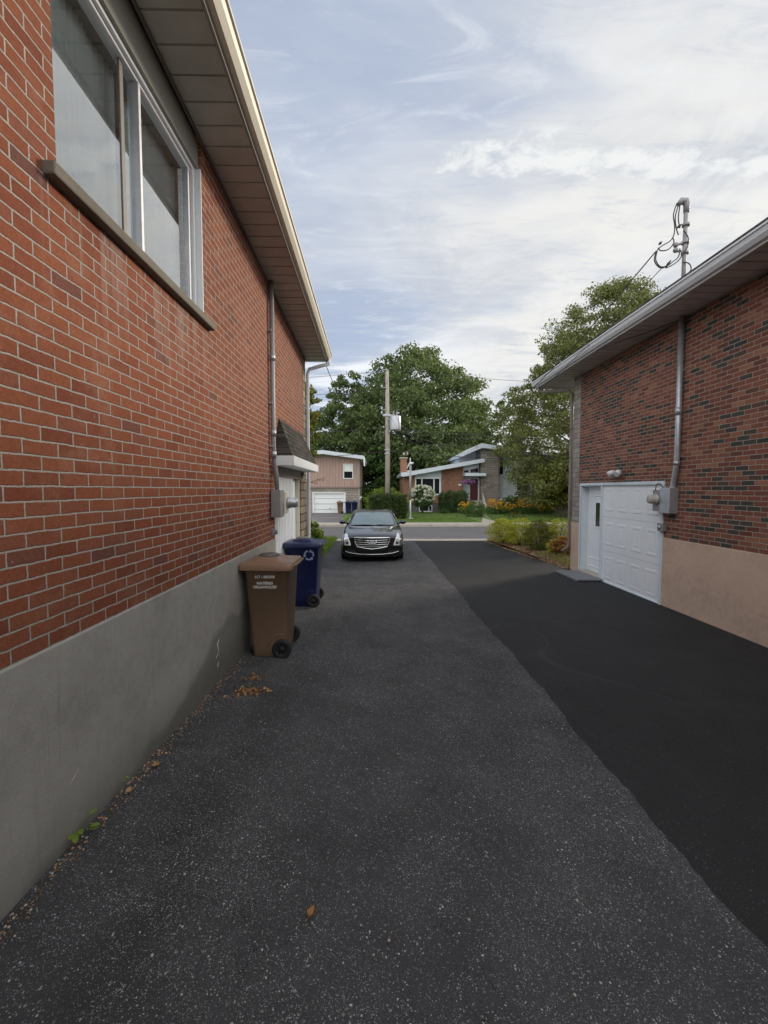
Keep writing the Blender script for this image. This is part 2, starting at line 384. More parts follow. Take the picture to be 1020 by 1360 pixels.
M['olive_leaf'] = leaf_mat('olive_leaf', [(0.15, (0.068, 0.090, 0.018)), (0.5, (0.165, 0.180, 0.030)), (1.0, (0.315, 0.285, 0.060))], 0.35, 1.5)
M['mid_leaf'] = leaf_mat('mid_leaf', [(0.15, (0.058, 0.111, 0.029)), (0.5, (0.111, 0.195, 0.052)), (1.0, (0.195, 0.299, 0.091))], 0.35, 2)
M['cedar_leaf'] = leaf_mat('cedar_leaf', [(0.15, (0.031, 0.072, 0.024)), (0.5, (0.060, 0.120, 0.038)), (1.0, (0.108, 0.180, 0.060))], 0.2, 2)
M['white_petal'] = leaf_mat('white_petal', [(0.1, (0.58, 0.62, 0.42)), (0.5, (0.80, 0.81, 0.68)), (1.0, (0.90, 0.90, 0.82))], 0.2, 2)
M['orange_petal'] = leaf_mat('orange_petal', [(0.1, (0.75, 0.30, 0.02)), (0.5, (0.85, 0.46, 0.03)), (1.0, (0.88, 0.60, 0.08))], 0.25, 2)
M['purple_petal'] = leaf_mat('purple_petal', [(0.1, (0.22, 0.08, 0.26)), (1.0, (0.45, 0.22, 0.5))], 0.2, 6)
M['red_leaf'] = leaf_mat('red_leaf', [(0.1, (0.25, 0.08, 0.03)), (0.4, (0.48, 0.22, 0.06)), (0.7, (0.55, 0.36, 0.16)), (1.0, (0.62, 0.42, 0.24))], 0.3, 6)
M['grass_blade'] = leaf_mat('grass_blade', [(0.15, (0.065, 0.117, 0.019)), (0.5, (0.130, 0.221, 0.039)), (1.0, (0.260, 0.364, 0.065))], 0.3, 1.0)
M['dry_grass'] = leaf_mat('dry_grass', [(0.15, (0.140, 0.140, 0.042)), (0.5, (0.294, 0.280, 0.084)), (1.0, (0.504, 0.448, 0.182))], 0.3, 2.0)

def siding_mat(name, c, axis, pitch, groove=0.12, rough=0.55, dark=0.45, var=0.08):
    m, nt, b, out = new_mat(name); p = nt.pos(); sx = nt.n('ShaderNodeSeparateXYZ'); nt.set(sx.inputs[0], p)
    fr = nt.math('FRACT', nt.math('DIVIDE', sx.outputs[axis], pitch)); g = nt.sstep(fr, groove, groove*0.3)
    n1 = nt.noise(nt.scale(p, (3, 3, 0.6)), 2.5, 5, 0.6)
    cc = nt.ramp(n1, [(0.3, tuple(x*(1-var*2) for x in c)), (0.7, tuple(min(1, x*(1+var*2)) for x in c))])
    nt.set(b.inputs['Base Color'], nt.mix(g, cc, tuple(x*dark for x in c))); b.inputs['Roughness'].default_value = rough
    nt.set(b.inputs['Normal'], nt.bump(nt.math('SUBTRACT', 1.0, g), 0.6, 0.01)); return m
M['pink_siding'] = siding_mat('pink_siding', (0.40, 0.27, 0.235), 0, 0.25)
M['white_siding'] = siding_mat('white_siding', (0.62, 0.68, 0.74), 2, 0.2)
M['vertical_siding'] = siding_mat('vertical_siding', (0.58, 0.62, 0.64), 0, 0.12)

def soffit_mat(name, c, pitch_axis=1):
    m, nt, b, out = new_mat(name); p = nt.pos(); sx = nt.n('ShaderNodeSeparateXYZ'); nt.set(sx.inputs[0], p)
    a = nt.math('SINE', nt.math('MULTIPLY', sx.outputs[1], 2*PI/0.016)); d = nt.math('SINE', nt.math('MULTIPLY', sx.outputs[0], 2*PI/0.016))
    dots = nt.sstep(nt.math('MULTIPLY', a, d), 0.35, 0.6)
    n1 = nt.noise(p, 3, 5)
    cc = nt.ramp(n1, [(0.3, tuple(x*0.85 for x in c)), (0.7, tuple(x*1.12 for x in c))])
    nt.set(b.inputs['Base Color'], nt.mix(nt.math('MULTIPLY', dots, 0.6), cc, tuple(x*0.25 for x in c)))
    b.inputs['Roughness'].default_value = 0.5; return m
M['soffit'] = soffit_mat('soffit_aluminium', (0.58, 0.57, 0.50))
M['soffit_pale'] = soffit_mat('soffit_pale', (0.62, 0.58, 0.57))

def concrete(name, c, stain=None, speck=0.5):
    m, nt, b, out = new_mat(name); p = nt.pos(); sx = nt.n('ShaderNodeSeparateXYZ'); nt.set(sx.inputs[0], p)
    n1 = nt.noise(p, 1.6, 6, 0.62); n2 = nt.noise(p, 90, 4, 0.7); n3 = nt.noise(p, 12, 4, .6)
    f = nt.math('ADD', nt.math('MULTIPLY', n1, 0.5), nt.math('ADD', nt.math('MULTIPLY', n2, 0.25), nt.math('MULTIPLY', n3, 0.25)))
    cc = nt.ramp(f, [(0.32, tuple(x*0.72 for x in c)), (0.5, c), (0.7, tuple(min(1, x*1.22) for x in c))])
    if stain:
        # rising damp: an irregular dark tide mark, higher near the carts
        lim = nt.math('ADD', nt.math('MULTIPLY', nt.sstep(sx.outputs[1], 3.0, 4.3), 0.42), nt.math('MULTIPLY', nt.noise(nt.scale(p, (1, 1.3, 0.5)), 1.6, 5, 0.55), 0.36))
        lim = nt.math('ADD', lim, 0.22)
        dmp = nt.sstep(nt.math('SUBTRACT', lim, sx.outputs[2]), -0.03, 0.07)
        cc = nt.mix(nt.math('MULTIPLY', dmp, 0.55), cc, tuple(x*0.30 for x in c))
        low = nt.sstep(nt.math('SUBTRACT', nt.math('ADD', 0.38, nt.math('MULTIPLY', n3, 0.3)), sx.outputs[2]), -0.15, 0.2)
        cc = nt.mix(nt.math('MULTIPLY', low, 0.4), cc, (0.05, 0.05, 0.03))
        # thin drip marks and trowel scratches
        vv = nt.noise(nt.scale(p, (1, 14, 0.7)), 2.2, 4, 0.6)
        cc = nt.mix(nt.math('MULTIPLY', nt.sstep(vv, 0.56, 0.72), 0.22), cc, tuple(x*0.5 for x in c))
        sc = nt.noise(nt.scale(p, (1, 5, 1.3)), 3.3, 3, 0.5, 2.0)
        cc = nt.mix(nt.math('MULTIPLY', nt.sstep(sc, 0.735, 0.76), 0.35), cc, (0.5, 0.49, 0.46))
    nt.set(b.inputs['Base Color'], cc); b.inputs['Roughness'].default_value = 0.88; b.inputs['Specular IOR Level'].default_value = 0.3
    nt.set(b.inputs['Normal'], nt.bump(nt.math('ADD', n2, nt.math('MULTIPLY', n3, 1.2)), 0.5, 0.004)); return m
M['foundation_grey'] = concrete('foundation_grey', (0.36, 0.345, 0.315), stain=True)
M['parging_tan'] = concrete('parging_tan', (0.56, 0.41, 0.32))
M['kerb_concrete'] = concrete('kerb_concrete', (0.42, 0.38, 0.33))
M['sill_concrete'] = concrete('sill_concrete', (0.19, 0.17, 0.14))
M['dark_foundation'] = concrete('dark_foundation', (0.13, 0.12, 0.13))

def asphalt(name, base, chips, chip_amt, patch=0.3, rough=0.85, chip_scale=95, lanes=False, scuffs=False):
    m, nt, b, out = new_mat(name); p = nt.pos()
    big = nt.noise(p, 0.45, 5, 0.6, 0.4); mid = nt.noise(p, 2.6, 4, 0.6); fine = nt.noise(p, 160, 3, 0.7)
    cc = nt.ramp(nt.math('ADD', nt.math('MULTIPLY', big, 0.6), nt.math('MULTIPLY', mid, 0.4)), [(0.32, tuple(x*(1-patch) for x in base)), (0.68, tuple(x*(1+patch) for x in base))])
    cc = nt.mix(0.8, cc, nt.ramp(fine, [(0.3, 0.25), (0.7, 0.75)]), 'OVERLAY')
    if lanes:   # wheel worn lanes, oily drips
        sx = nt.n('ShaderNodeSeparateXYZ'); nt.set(sx.inputs[0], p)
        xw = nt.math('ADD', sx.outputs[0], nt.math('MULTIPLY', nt.math('SUBTRACT', nt.noise(nt.scale(p, (.3, .5, 1)), 1.1, 3), .5), .9))
        for cx_, wd_, am in ((-0.85, .28, .42), (0.55, .30, .22)):
            ln = nt.sstep(nt.math('ABSOLUTE', nt.math('SUBTRACT', xw, cx_)), wd_, 0.0)
            cc = nt.mix(nt.math('MULTIPLY', ln, nt.math('MULTIPLY', nt.sstep(nt.noise(p, 1.7, 5, .65), .3, .65), am)), cc, tuple(x*0.45 for x in base))
        dr_ = nt.sstep(nt.noise(p, 5.5, 5, .62), .66, .74)
        cc = nt.mix(nt.math('MULTIPLY', dr_, .45), cc, tuple(x*1.6 for x in base))
        dk = nt.sstep(nt.noise(nt.scale(p, (1.2, 1, 1)), 4.1, 5, .62, .6), .70, .75); cc = nt.mix(nt.math('MULTIPLY', dk, .6), cc, tuple(x*.3 for x in base))
    iso = nt.math('ABSOLUTE', nt.math('SUBTRACT', nt.noise(nt.scale(p, (.9, .35, 1)), .9, 2, .4, .8), .5))
    if scuffs:  # faint curved tyre scuffs and dust
        cc = nt.mix(nt.math('MULTIPLY', nt.math('MULTIPLY', nt.sstep(iso, .012, .0), nt.sstep(nt.noise(p, .7, 4), .48, .62)), .30), cc, tuple(x*3.2 for x in base))
        cc = nt.mix(nt.math('MULTIPLY', nt.sstep(nt.noise(p, 1.1, 6, .68), .52, .72), .22), cc, tuple(x*2.6 for x in base))
    if lanes:   # short hairline cracks
        iso2 = nt.math('ABSOLUTE', nt.math('SUBTRACT', nt.noise(p, 2.2, 5, .6, .5), .5))
        cc = nt.mix(nt.math('MULTIPLY', nt.math('MULTIPLY', nt.sstep(iso2, .006, .0), nt.sstep(nt.noise(p, .8, 3), .57, .64)), .8), cc, tuple(x*.2 for x in base))
    pw = nt.n('ShaderNodeVectorMath', operation='ADD'); nt.set(pw.inputs[0], p)
    nv = nt.n('ShaderNodeTexNoise'); nt.set(nv.inputs[0], p); nv.inputs['Scale'].default_value = 60
    sv = nt.n('ShaderNodeVectorMath', operation='SCALE'); nt.set(sv.inputs[0], nv.outputs[1]); sv.inputs['Scale'].default_value = 0.012
    nt.set(pw.inputs[1], sv.outputs[0])
    hsum = None
    for scl, amt, br in ((chip_scale*.85, chip_amt*.30, .9), (chip_scale*1.35, chip_amt, .75), (chip_scale*2.1, chip_amt*1.3, 0.62)):
        vo = nt.n('ShaderNodeTexVoronoi'); nt.set(vo.inputs['Vector'], pw.outputs[0]); vo.inputs['Scale'].default_value = scl
        sc = nt.n('ShaderNodeSeparateColor'); nt.set(sc.inputs[0], vo.outputs['Color'])
        dens = nt.math('MULTIPLY', nt.math('ADD', .35, nt.sstep(nt.noise(p, 1.3, 5, .65), 0.3, 0.7)), amt)
        sel = nt.math('LESS_THAN', sc.outputs[0], dens)
        rr = nt.math('ADD', 0.16, nt.math('MULTIPLY', sc.outputs[1], 0.26))
        f = nt.math('MULTIPLY', sel, nt.sstep(nt.math('SUBTRACT', rr, vo.outputs['Distance']), 0.0, 0.06))
        chipc = nt.ramp(sc.outputs[2], [(0.0, tuple(x*0.45*br for x in chips)), (0.6, tuple(x*br for x in chips)), (1.0, tuple(min(1, x*1.9*br) for x in chips))])
        cc = nt.mix(f, cc, chipc); hsum = f if hsum is None else nt.math('ADD', hsum, f)
    nt.set(b.inputs['Base Color'], cc); b.inputs['Roughness'].default_value = rough; b.inputs['Specular IOR Level'].default_value = 0.35
    h = nt.math('ADD', nt.math('MULTIPLY', hsum, 0.5), nt.math('ADD', fine, nt.math('MULTIPLY', mid, 0.6)))
    nt.set(b.inputs['Normal'], nt.bump(h, 0.7, 0.006)); return m
M['old_asphalt'] = asphalt('old_asphalt', (0.050, 0.0495, 0.053), (0.35, 0.35, 0.355), 0.55, 0.38, lanes=True)
M['new_asphalt'] = asphalt('new_asphalt', (0.018, 0.018, 0.0195), (0.10, 0.10, 0.105), 0.26, 0.25, 0.8, 130, scuffs=True)
M['road_asphalt'] = asphalt('road_asphalt', (0.15, 0.14, 0.143), (0.22, 0.22, 0.22), 0.10, 0.18)
M['earth'] = concrete('earth', (0.10, 0.085, 0.055))
M['turf'] = simple('turf', (0.105, 0.168, 0.039), 0.95, var=0.35, nscale=2.5, bump=1.0, bscale=30)
M['shingle'] = brick_mat('shingle', 1, [(0, (0.030, 0.028, 0.027)), (.5, (0.055, 0.05, 0.047)), (1, (0.085, 0.075, 0.068))], (0.012, 0.012, 0.012), bw=0.16, rh=0.085, ms=0.004, bumpd=0.01)

def glass_mat(name, tint=(0.9, 0.93, 0.92), refl=1.0, extra=0.08):
    m, nt, b, out = new_mat(name); nt.t.nodes.remove(b)
    g = nt.n('ShaderNodeBsdfGlossy'); g.inputs['Roughness'].default_value = 0.01; g.inputs['Color'].default_value = c4((refl, refl, refl))
    t = nt.n('ShaderNodeBsdfTransparent'); t.inputs[0].default_value = c4(tint)
    fr = nt.n('ShaderNodeFresnel'); fr.inputs[0].default_value = 1.6
    wob = nt.noise(nt.pos(), .7, 1); nrm = nt.bump(wob, 0.05, 0.02)
    nt.set(g.inputs['Normal'], nrm)
    mx = nt.n('ShaderNodeMixShader'); nt.set(mx.inputs[0], nt.math('ADD', nt.math('MULTIPLY', fr.outputs[0], 2.5), extra, clamp=True))
    nt.t.links.new(t.outputs[0], mx.inputs[1]); nt.t.links.new(g.outputs[0], mx.inputs[2]); nt.t.links.new(mx.outputs[0], out.inputs[0]); return m
M['glass'] = glass_mat('window_glass', (0.93, 0.97, 0.96), .95, 0.08)
M['dark_glass'] = simple('dark_glass', (0.012, 0.016, 0.02), 0.05, var=0.05, bump=0)
M['car_paint'] = simple('car_paint', (0.003, 0.003, 0.004), 0.25, var=0.05, bump=0, coat=1.0)
M['car_glass'] = simple('car_glass', (0.13, 0.18, 0.185), 0.03, var=0.05, bump=0, spec=1.0, coat=1.0)
M['lamp_glass'] = simple('lamp_glass', (0.80, 0.84, 0.88), 0.15, metal=0.35, var=0.12, nscale=30, bump=0.0, coat=1.0)
M['lamp_dark'] = simple('lamp_dark', (0.03, 0.03, 0.035), 0.1, coat=1.0, bump=0)

# ------------------------------------------------------------------ ground
def gl(Y): return float(np.interp(Y, [-14, 0.5, 1.5, 3.2, 4.84, 7, 12.2, 16, 18], [.42, .395, .37, .30, .235, .17, .03, .004, .0]))
def gr(Y): return float(np.interp(Y, [-14, 6, 11, 14, 16.5], [.16, .105, .07, .02, 0.0]))
def g(X, Y):
    s = min(1, max(0, (X+1.52)/6.46)); s = s*s*(3-2*s)*0.5+s*0.5
    return gl(Y)*(1-s) + gr(Y)*s
mb = MB(); S = 700
mb.face([(-S, -S, -0.03), (S, -S, -0.03), (S, S, -0.03), (-S, S, -0.03)])
struct('ground', mb, M['earth'])
YS = list(np.concatenate([np.arange(-12, 0, 1.0), np.arange(0, 17.6, 0.25), [17.6]]))
def edge(Y): return 1.555 + 0.018*math.sin(Y*1.7) + 0.012*math.sin(Y*5.1+1) + 0.008*math.sin(Y*13) + 0.004*math.sin(Y*37+2*math.sin(Y*3)) + 0.003*math.sin(Y*71+1) - max(0, Y-12)*0.012
def sheet(name, xa, xb, lift, mat, nx=14, ys=YS):
    mb = MB(); rows = []
    for Y in ys:
        a, b_ = xa(Y), xb(Y)
        rows.append([(a+(b_-a)*k/nx, Y, g(a+(b_-a)*k/nx, Y)+lift + 0.004*math.sin(a*3+k*1.1+Y*0.9)) for k in range(nx+1)])
    mb.grid(rows); return struct(name, mb, mat, weld=False)
def left_edge(Y): return -1.60 if Y < 9.3 else -1.60-min(0.12, (Y-9.3)*0.2)
def bed_edge(Y): return 5.05 if Y < 10.75 else 4.93 - (Y-10.75)*0.075 + 0.03*math.sin(Y*2.3)
sheet('new_driveway', lambda Y: 1.30, bed_edge, 0.0, M['new_asphalt'])
ys2 = list(np.concatenate([np.arange(-12, 0, .5), np.arange(0, 17.6, 0.03), [17.6]]))
sheet('old_driveway', left_edge, edge, 0.012, M['old_asphalt'], ys=ys2)
mb = MB(); mb.box(-90, 90, 17.55, 18.15, -0.02, 0.022); struct('kerb', mb, M['kerb_concrete'], bevel=0.01)
mb = MB(); mb.box(-90, 90, 18.15, 24.2, -0.02, 0.012); struct('road', mb, M['road_asphalt'])
mb = MB()
for k in range(-30, 31): mb.box(k*3.0, k*3.0+2.985, 24.2, 25.75, -0.02, 0.13)
struct('pavement', mb, M['kerb_concrete'], bevel=0.012)
mb = MB(); mb.box(-90, 90, 25.75, 60, -0.02, 0.12); struct('far_lawn', mb, M['turf'])
# far driveway and path
mb = MB()
a, b_ = at(399, 700, 25.76), at(452, 700, 25.76)
mb.face([(a.x, 25.76, .128), (b_.x, 25.76, .128), (at(458, 690, 36.4).x, 36.4, .128), (at(405, 690, 36.4).x, 36.4, .128)])
struct('far_driveway', mb, M['road_asphalt'])
mb = MB()
P0, P1 = at(640, 694, 25.8).x, at(660, 694, 25.8).x
rows = []
for Y, x0, x1 in ((25.76, 640, 662), (27.5, 640, 655), (29.5, 641, 650), (31.5, 640.5, 647.5), (34, 637, 643), (37, 630, 636)):
    rows.append([(at(x0, 690, Y).x, Y, .13), (at(x1, 690, Y).x, Y, .13)])
mb.grid(rows); struct('garden_path', mb, M['kerb_concrete'])
mb = MB()   # planted bed beside the new driveway
rows = []
for Y in np.arange(10.95, 17.6, 0.3):
    xe = bed_edge(Y)+0.0
    rows.append([(xe + (12-xe)*k/8.0, Y, 0.07 + 0.10*min(1, k/1.5) + 0.02*math.sin(k*2+Y*3)) for k in range(9)])
mb.grid(rows); struct('planted_bed', mb, M['earth'])
mb = MB(); rows = []
for Y in np.arange(9.6, 17.6, 0.3):
    xe = left_edge(Y)-0.02+0.05*math.sin(Y*3.1)
    rows.append([(xe - 10*k/8.0, Y, 0.045+g(-1.5, Y) + 0.02*math.sin(k*2+Y*3)) for k in range(9)])
mb.grid(rows); struct('front_lawn', mb, M['turf'])
# grass blades (uncountable)
def scatter(x0, x1, y0, y1, n, z):
    X = RNG.uniform(x0, x1, n); Y = RNG.uniform(y0, y1, n); return np.stack([X, Y, np.full(n, z)], 1)
G = np.concatenate([scatter(-9, 16, 25.85, 30, 26000, .11), scatter(-9, 16, 30, 37, 16000, .11)])
keep = ~((G[:, 0] > P0-.1) & (G[:, 0] < P1+.1) & (G[:, 1] < 37) & (np.abs(G[:, 0] - (P0+P1)/2 + (G[:, 1]-26)*0.0) < 0.5))
keep &= ~((G[:, 0] < at(452, 690, 26).x+0.1))
tag(quads_mesh('far_grass', blades(G[keep], .07, .03), M['grass_blade'], None), 'mown green lawn across the street', 'grass', kind='stuff')
G = scatter(-2.4, -1.60, 11.0, 17.5, 4600, .05); G[:, 2] = .07
tag(quads_mesh('verge_grass', blades(G, .20, .016, .5), M['lime_leaf'], None), 'bright unmown grass at the left driveway edge', 'grass', kind='stuff')
G = scatter(4.5, 7.5, 10.95, 13.2, 3800, .1); G = G[G[:, 0] > 5.0-(G[:, 1]-10.95)*.05]; G[:, 2] = .09
tag(quads_mesh('dry_grass', blades(G, .13, .014, .5), M['dry_grass'], None), 'dry grass patch beside the tan foundation corner', 'grass', kind='stuff')
n = 5200; G = scatter(4.5, 7.5, 10.9, 17.5, n, .1)
G[:, 0] = [bed_edge(y) - 0.12 + abs(RNG.normal(0, 1))*0.75 for y in G[:, 1]]
G[:, 2] = [0.085 + 0.10*min(1, (x-bed_edge(y))/2.6) if x > bed_edge(y) else g(x, y)+0.01 for x, y in zip(G[:, 0], G[:, 1])]
tag(quads_mesh('leaf_litter', leaves(G, .05, 1.6), M['mulch_leaf'], None), 'brown leaf litter covering the planted bed edge', 'leaf litter', kind='stuff')
# ------------------------------------------------------------------ left brick house
LX = -1.52
def SL(Y): return 5.28-0.047*Y           # underside of the left soffit
H = empty('brick_house', (LX, 3, 0), 'plain red brick house with grey concrete foundation, sliding window and shingled awning', 'house')
mb = MB()
def wall_piece(y0, y1, z0, z1=None):
    if z1 is None: poly = [(y0, z0), (y1, z0), (y1, SL(y1)+0.05), (y0, SL(y0)+0.05)]
    else: poly = [(y0, z0), (y1, z0), (y1, z1), (y0, z1)]
    mb.extr(poly, 0, LX-0.28, LX)
wall_piece(-7, 6.43, 1.37, 3.54); wall_piece(-7, 2.16, 3.54); wall_piece(3.92, 6.43, 3.54); wall_piece(6.43, 8.98, 2.45)
mb.build('wall', M['red_brick'], H)
mb = MB(); mb.extr([(-7, -.1), (6.43, -.1), (6.43, 1.369), (-7, 1.369)], 0, LX-0.28, LX+0.012)
mb.build('foundation', M['foundation_grey'], H, bevel=0.008)
mb = MB(); mb.extr([(8.981, 2.45), (9.3, 2.45), (9.3, SL(9.3)+.05), (8.981, SL(8.98)+.05)], 0, LX-0.28, LX+0.004)
mb.extr([(8.62, -.1), (9.3, -.1), (9.3, 2.449), (8.62, 2.449)], 0, LX-0.28, LX+0.004)
mb.build('stone_corner', M['tan_stone'], H)
mb = MB(); mb.box(LX-9, LX-.28, -6.9, 9.25, -.1, 4.85); mb.build('inner_wall', M['dark_foundation'], H)
# window
win = MB(); GX = LX-0.085; wy0, wy1, wz0, wz1 = 2.16, 3.92, 3.60, 4.86
win.box(GX-.05, GX+.035, wy0, wy0+.05, wz0, wz1); win.box(GX-.05, GX+.035, wy1-.055, wy1, wz0, wz1)
win.box(GX-.05, GX+.035, wy0+.05, wy1-.055, wz1-.03, wz1); win.box(GX-.05, GX+.012, wy0+.05, wy1-.055, wz1-.052, wz1-.0305); win.box(GX-.05, GX+.035, wy0+.05, wy1-.055, wz0, wz0+.04)
wf = win.build('window', M['white_metal'], H, bevel=0.004)
mb = MB()
mb.box(GX-.045, GX+.018, 3.045, 3.075, wz0+.041, wz1-.051)
sashm = MB(); sashm.box(GX-.05, GX-.012, 2.885, 2.925, wz0+.041, wz1-.051); sashm.build('sash', M['dull_grey_plastic'], wf, bevel=.003)
mb.box(GX-.03, GX+.01, wy1-.10, wy1-.075, wz0+.041, wz1-.051)
ms = mb.build('mullion', M['galvanised'], wf, bevel=.003)
for a, b_, dx in ((wy0+.05, 3.045, 0), (3.065, wy1-.10, .004)):
    mb = MB(); mb.face([(GX-.019+dx, a, wz0+.04), (GX-.019+dx, b_, wz0+.04), (GX-.019+dx, b_, wz1-.05), (GX-.019+dx, a, wz1-.05)]); mb.build('pane', M['glass'], wf)
mb = MB(); mb.box(LX-1.4, LX-1.38, wy0-.6, wy1+.6, wz0-.4, wz1+.1); mb.box(LX-1.38, GX-.1, wy0-.6, wy1+.6, wz1+.02, wz1+.04); mb.build('room', M['dark_room'], wf)
mb = MB(); rows = []
for z in (wz0+.01, wz1-.03):
    rows.append([(GX-.14+.018*math.sin(k*1.9)+.008*math.sin(k*4.1), wy0+.02+(wy1-wy0-.04)*k/120, z) for k in range(121) if not (62 < k < 72)])
mb.grid(rows); mb.build('curtain', M['curtain'], wf)
mb = MB(); mb.extr([(2.07, 3.535), (4.04, 3.535), (4.04, 3.60), (2.07, 3.60)], 0, LX-.09, LX+.055); mb.build('sill', M['sill_concrete'], wf, bevel=.01)
mb = MB(); mb.extr([(wy0, wz1+.001), (wy1, wz1+.001), (wy1, SL(wy1)-.002), (wy0, SL(wy0)-.002)], 0, LX-.10, LX-.025); mb.build('frieze', M['taupe_metal'], wf)
# flashings: brown corner return on the window
mb = MB(); mb.box(LX-.049, LX-.002, wy1-.014, wy1-.001, wz0, wz1); mb.build('jamb', M['white_metal'], wf)
# eaves
mb = MB(); Y = -7.0
while Y < 9.44:
    y1 = min(Y+.195, 9.44)
    mb.extr([(Y, SL(Y)), (y1, SL(y1)), (y1, SL(y1)+.012), (Y, SL(Y)+.012)], 0, LX, LX+.43)
    mb.extr([(y1, SL(y1)+.007), (y1+.012, SL(y1)+.007), (y1+.012, SL(y1)+.02), (y1, SL(y1)+.02)], 0, LX, LX+.43)
    mb.extr([(Y, SL(Y)-.006), (Y+.010, SL(Y)-.006), (Y+.010, SL(Y)-.0005), (Y, SL(Y)-.0005)], 0, LX, LX+.43)
    Y += .207
so = mb.build('soffit', M['soffit'], H)
def sweep(mb, prof, y0, y1, zf, n=1):
    rows = []
    for i in range(n+1):
        y = y0+(y1-y0)*i/n; rows.append([(x, y, z+zf(y)) for x, z in prof])
    V = mb.grid(rows, smooth=False, close=True)
    mb.bm.faces.new(V[0]); mb.bm.faces.new(V[-1][::-1])
mb = MB(); sweep(mb, [(LX+.43, -.035), (LX+.452, -.035), (LX+.452, .20), (LX+.43, .20)], -7, 9.452, SL); mb.build('fascia', M['taupe_metal'], H)
mb = MB(); sweep(mb, [(LX+.453, -.0), (LX+.50, .0), (LX+.535, .05), (LX+.545, .10), (LX+.56, .105), (LX+.56, .13), (LX+.545, .13), (LX+.53, .118), (LX+.52, .06), (LX+.492, .015), (LX+.453, .015)], -7, 9.46, SL)
mb.build('gutter', M['cream_metal'], H)
mb = MB(); mb.extr([(LX-.1, SL(9.45)), (LX+.452, SL(9.45)), (LX+.452, SL(9.45)+.2), (LX-.1, SL(9.45)+.2)], 1, 9.453, 9.48); mb.extr([(LX-9, 6.4), (LX+.45, SL(9.4)+.21), (LX+.45, SL(9.4)+.01), (LX-9, 6.2)], 1, 9.45, 9.475)
mb.build('verge_board', M['white_metal'], H)
mb = MB()
for y0, y1 in ((-7.0, 9.48),):
    A = [(LX+.5, y0, SL(y0)+.205), (LX+.5, y1, SL(y1)+.205), (LX-9, y1, 6.6), (LX-9, y0, 6.9)]
    mb.face(A); mb.face([(x, y, z+.03) for x, y, z in A]); mb.face([A[0], A[1], (A[1][0], A[1][1], A[1][2]+.03), (A[0][0], A[0][1], A[0][2]+.03)])
mb.build('roof', M['shingle'], H)
# shadow moulding where the wall meets the soffit
mb = MB(); sweep(mb, [(LX+.001, -.028), (LX+.018, -.028), (LX+.018, -.002), (LX+.001, -.002)], -7, 9.3, SL); mb.build('moulding', M['brown_metal'], H)
# garage recess infill, door
PX = LX-0.03
mb = MB(); mb.box(PX-.1, PX, 6.43, 7.90, .0, 2.449)
y = 6.47
while y < 7.86:
    mb.box(PX, PX+.022, y, y+.035, .02, 2.42); y += .115
mb.build('infill_panel', M['white_paint'], H, bevel=.003)
d = MB(); d.box(PX-.1, PX-.06, 7.90, 8.62, .0, 2.449)
dd = d.build('door', M['siding_blue_white'], H)
mb = MB(); mb.box(PX-.06, PX+.01, 7.90, 7.95, .0, 2.40); mb.box(PX-.06, PX+.01, 8.57, 8.62, .0, 2.40); mb.box(PX-.06, PX+.01, 7.90, 8.62, 2.401, 2.449)
mb.build('frame', M['cream_metal'], dd, bevel=.003)
mb = MB(); mb.cyl((PX-.06, 8.03, 1.08), (PX-.0, 8.03, 1.08), .012, 10); mb.ico((PX+.005, 8.03, 1.08), .028); mb.build('handle', M['galvanised'], dd)
mb = MB(); mb.box(LX-.2, LX+.004, 6.40, 6.43, 1.37, 2.45); mb.box(LX-.02, LX+.006, 6.43, 8.62, 2.30, 2.449); mb.build('lintel', M['brown_metal'], H)
# awning
a0, a1 = 6.46, 9.05; zt, zb = 3.20, 2.60; ox = LX+.27
aw = MB(); P = dict(tn=(LX+.01, a0+.30, zt), tf=(LX+.01, a1-.22, zt), bn=(ox, a0, zb), bf=(ox, a1, zb), wn=(LX+.005, a0, zb), wf=(LX+.005, a1, zb))
aw.face([P['bn'], P['bf'], P['tf'], P['tn']]); aw.face([P['wn'], P['bn'], P['tn']]); aw.face([P['wf'], P['tf'], P['bf']]); aw.face([P['wn'], P['wf'], P['bf'], P['bn']])
awn = aw.build('awning', M['shingle'], H)
mb = MB()
for k in range(1, 7):      # overlapping shingle courses
    f = k/7.0; zz = zb+(zt-zb)*f; xx = ox+(LX+.01-ox)*f
    ya, yb = a0+.30*f, a1-.22*f
    mb.tube([(LX+.012, ya-.002, zz), (xx+.003, ya-.002, zz), (xx+.003, yb, zz)], .006, 4)
mb.build('shingle_course', M['shingle'], awn)
mb = MB(); mb.box(LX+.005, ox+.025, a0-.025, a1+.02, zb-.145, zb-.12); mb.box(ox, ox+.025, a0-.0, a1, zb-.12, zb-.002); mb.box(LX+.005, ox+.025, a0-.025, a0-.001, zb-.12, zb-.002); mb.box(LX+.005, ox+.025, a1+.001, a1+.02, zb-.12, zb-.002)
mb.build('awning_fascia', M['white_paint'], awn, bevel=.004)
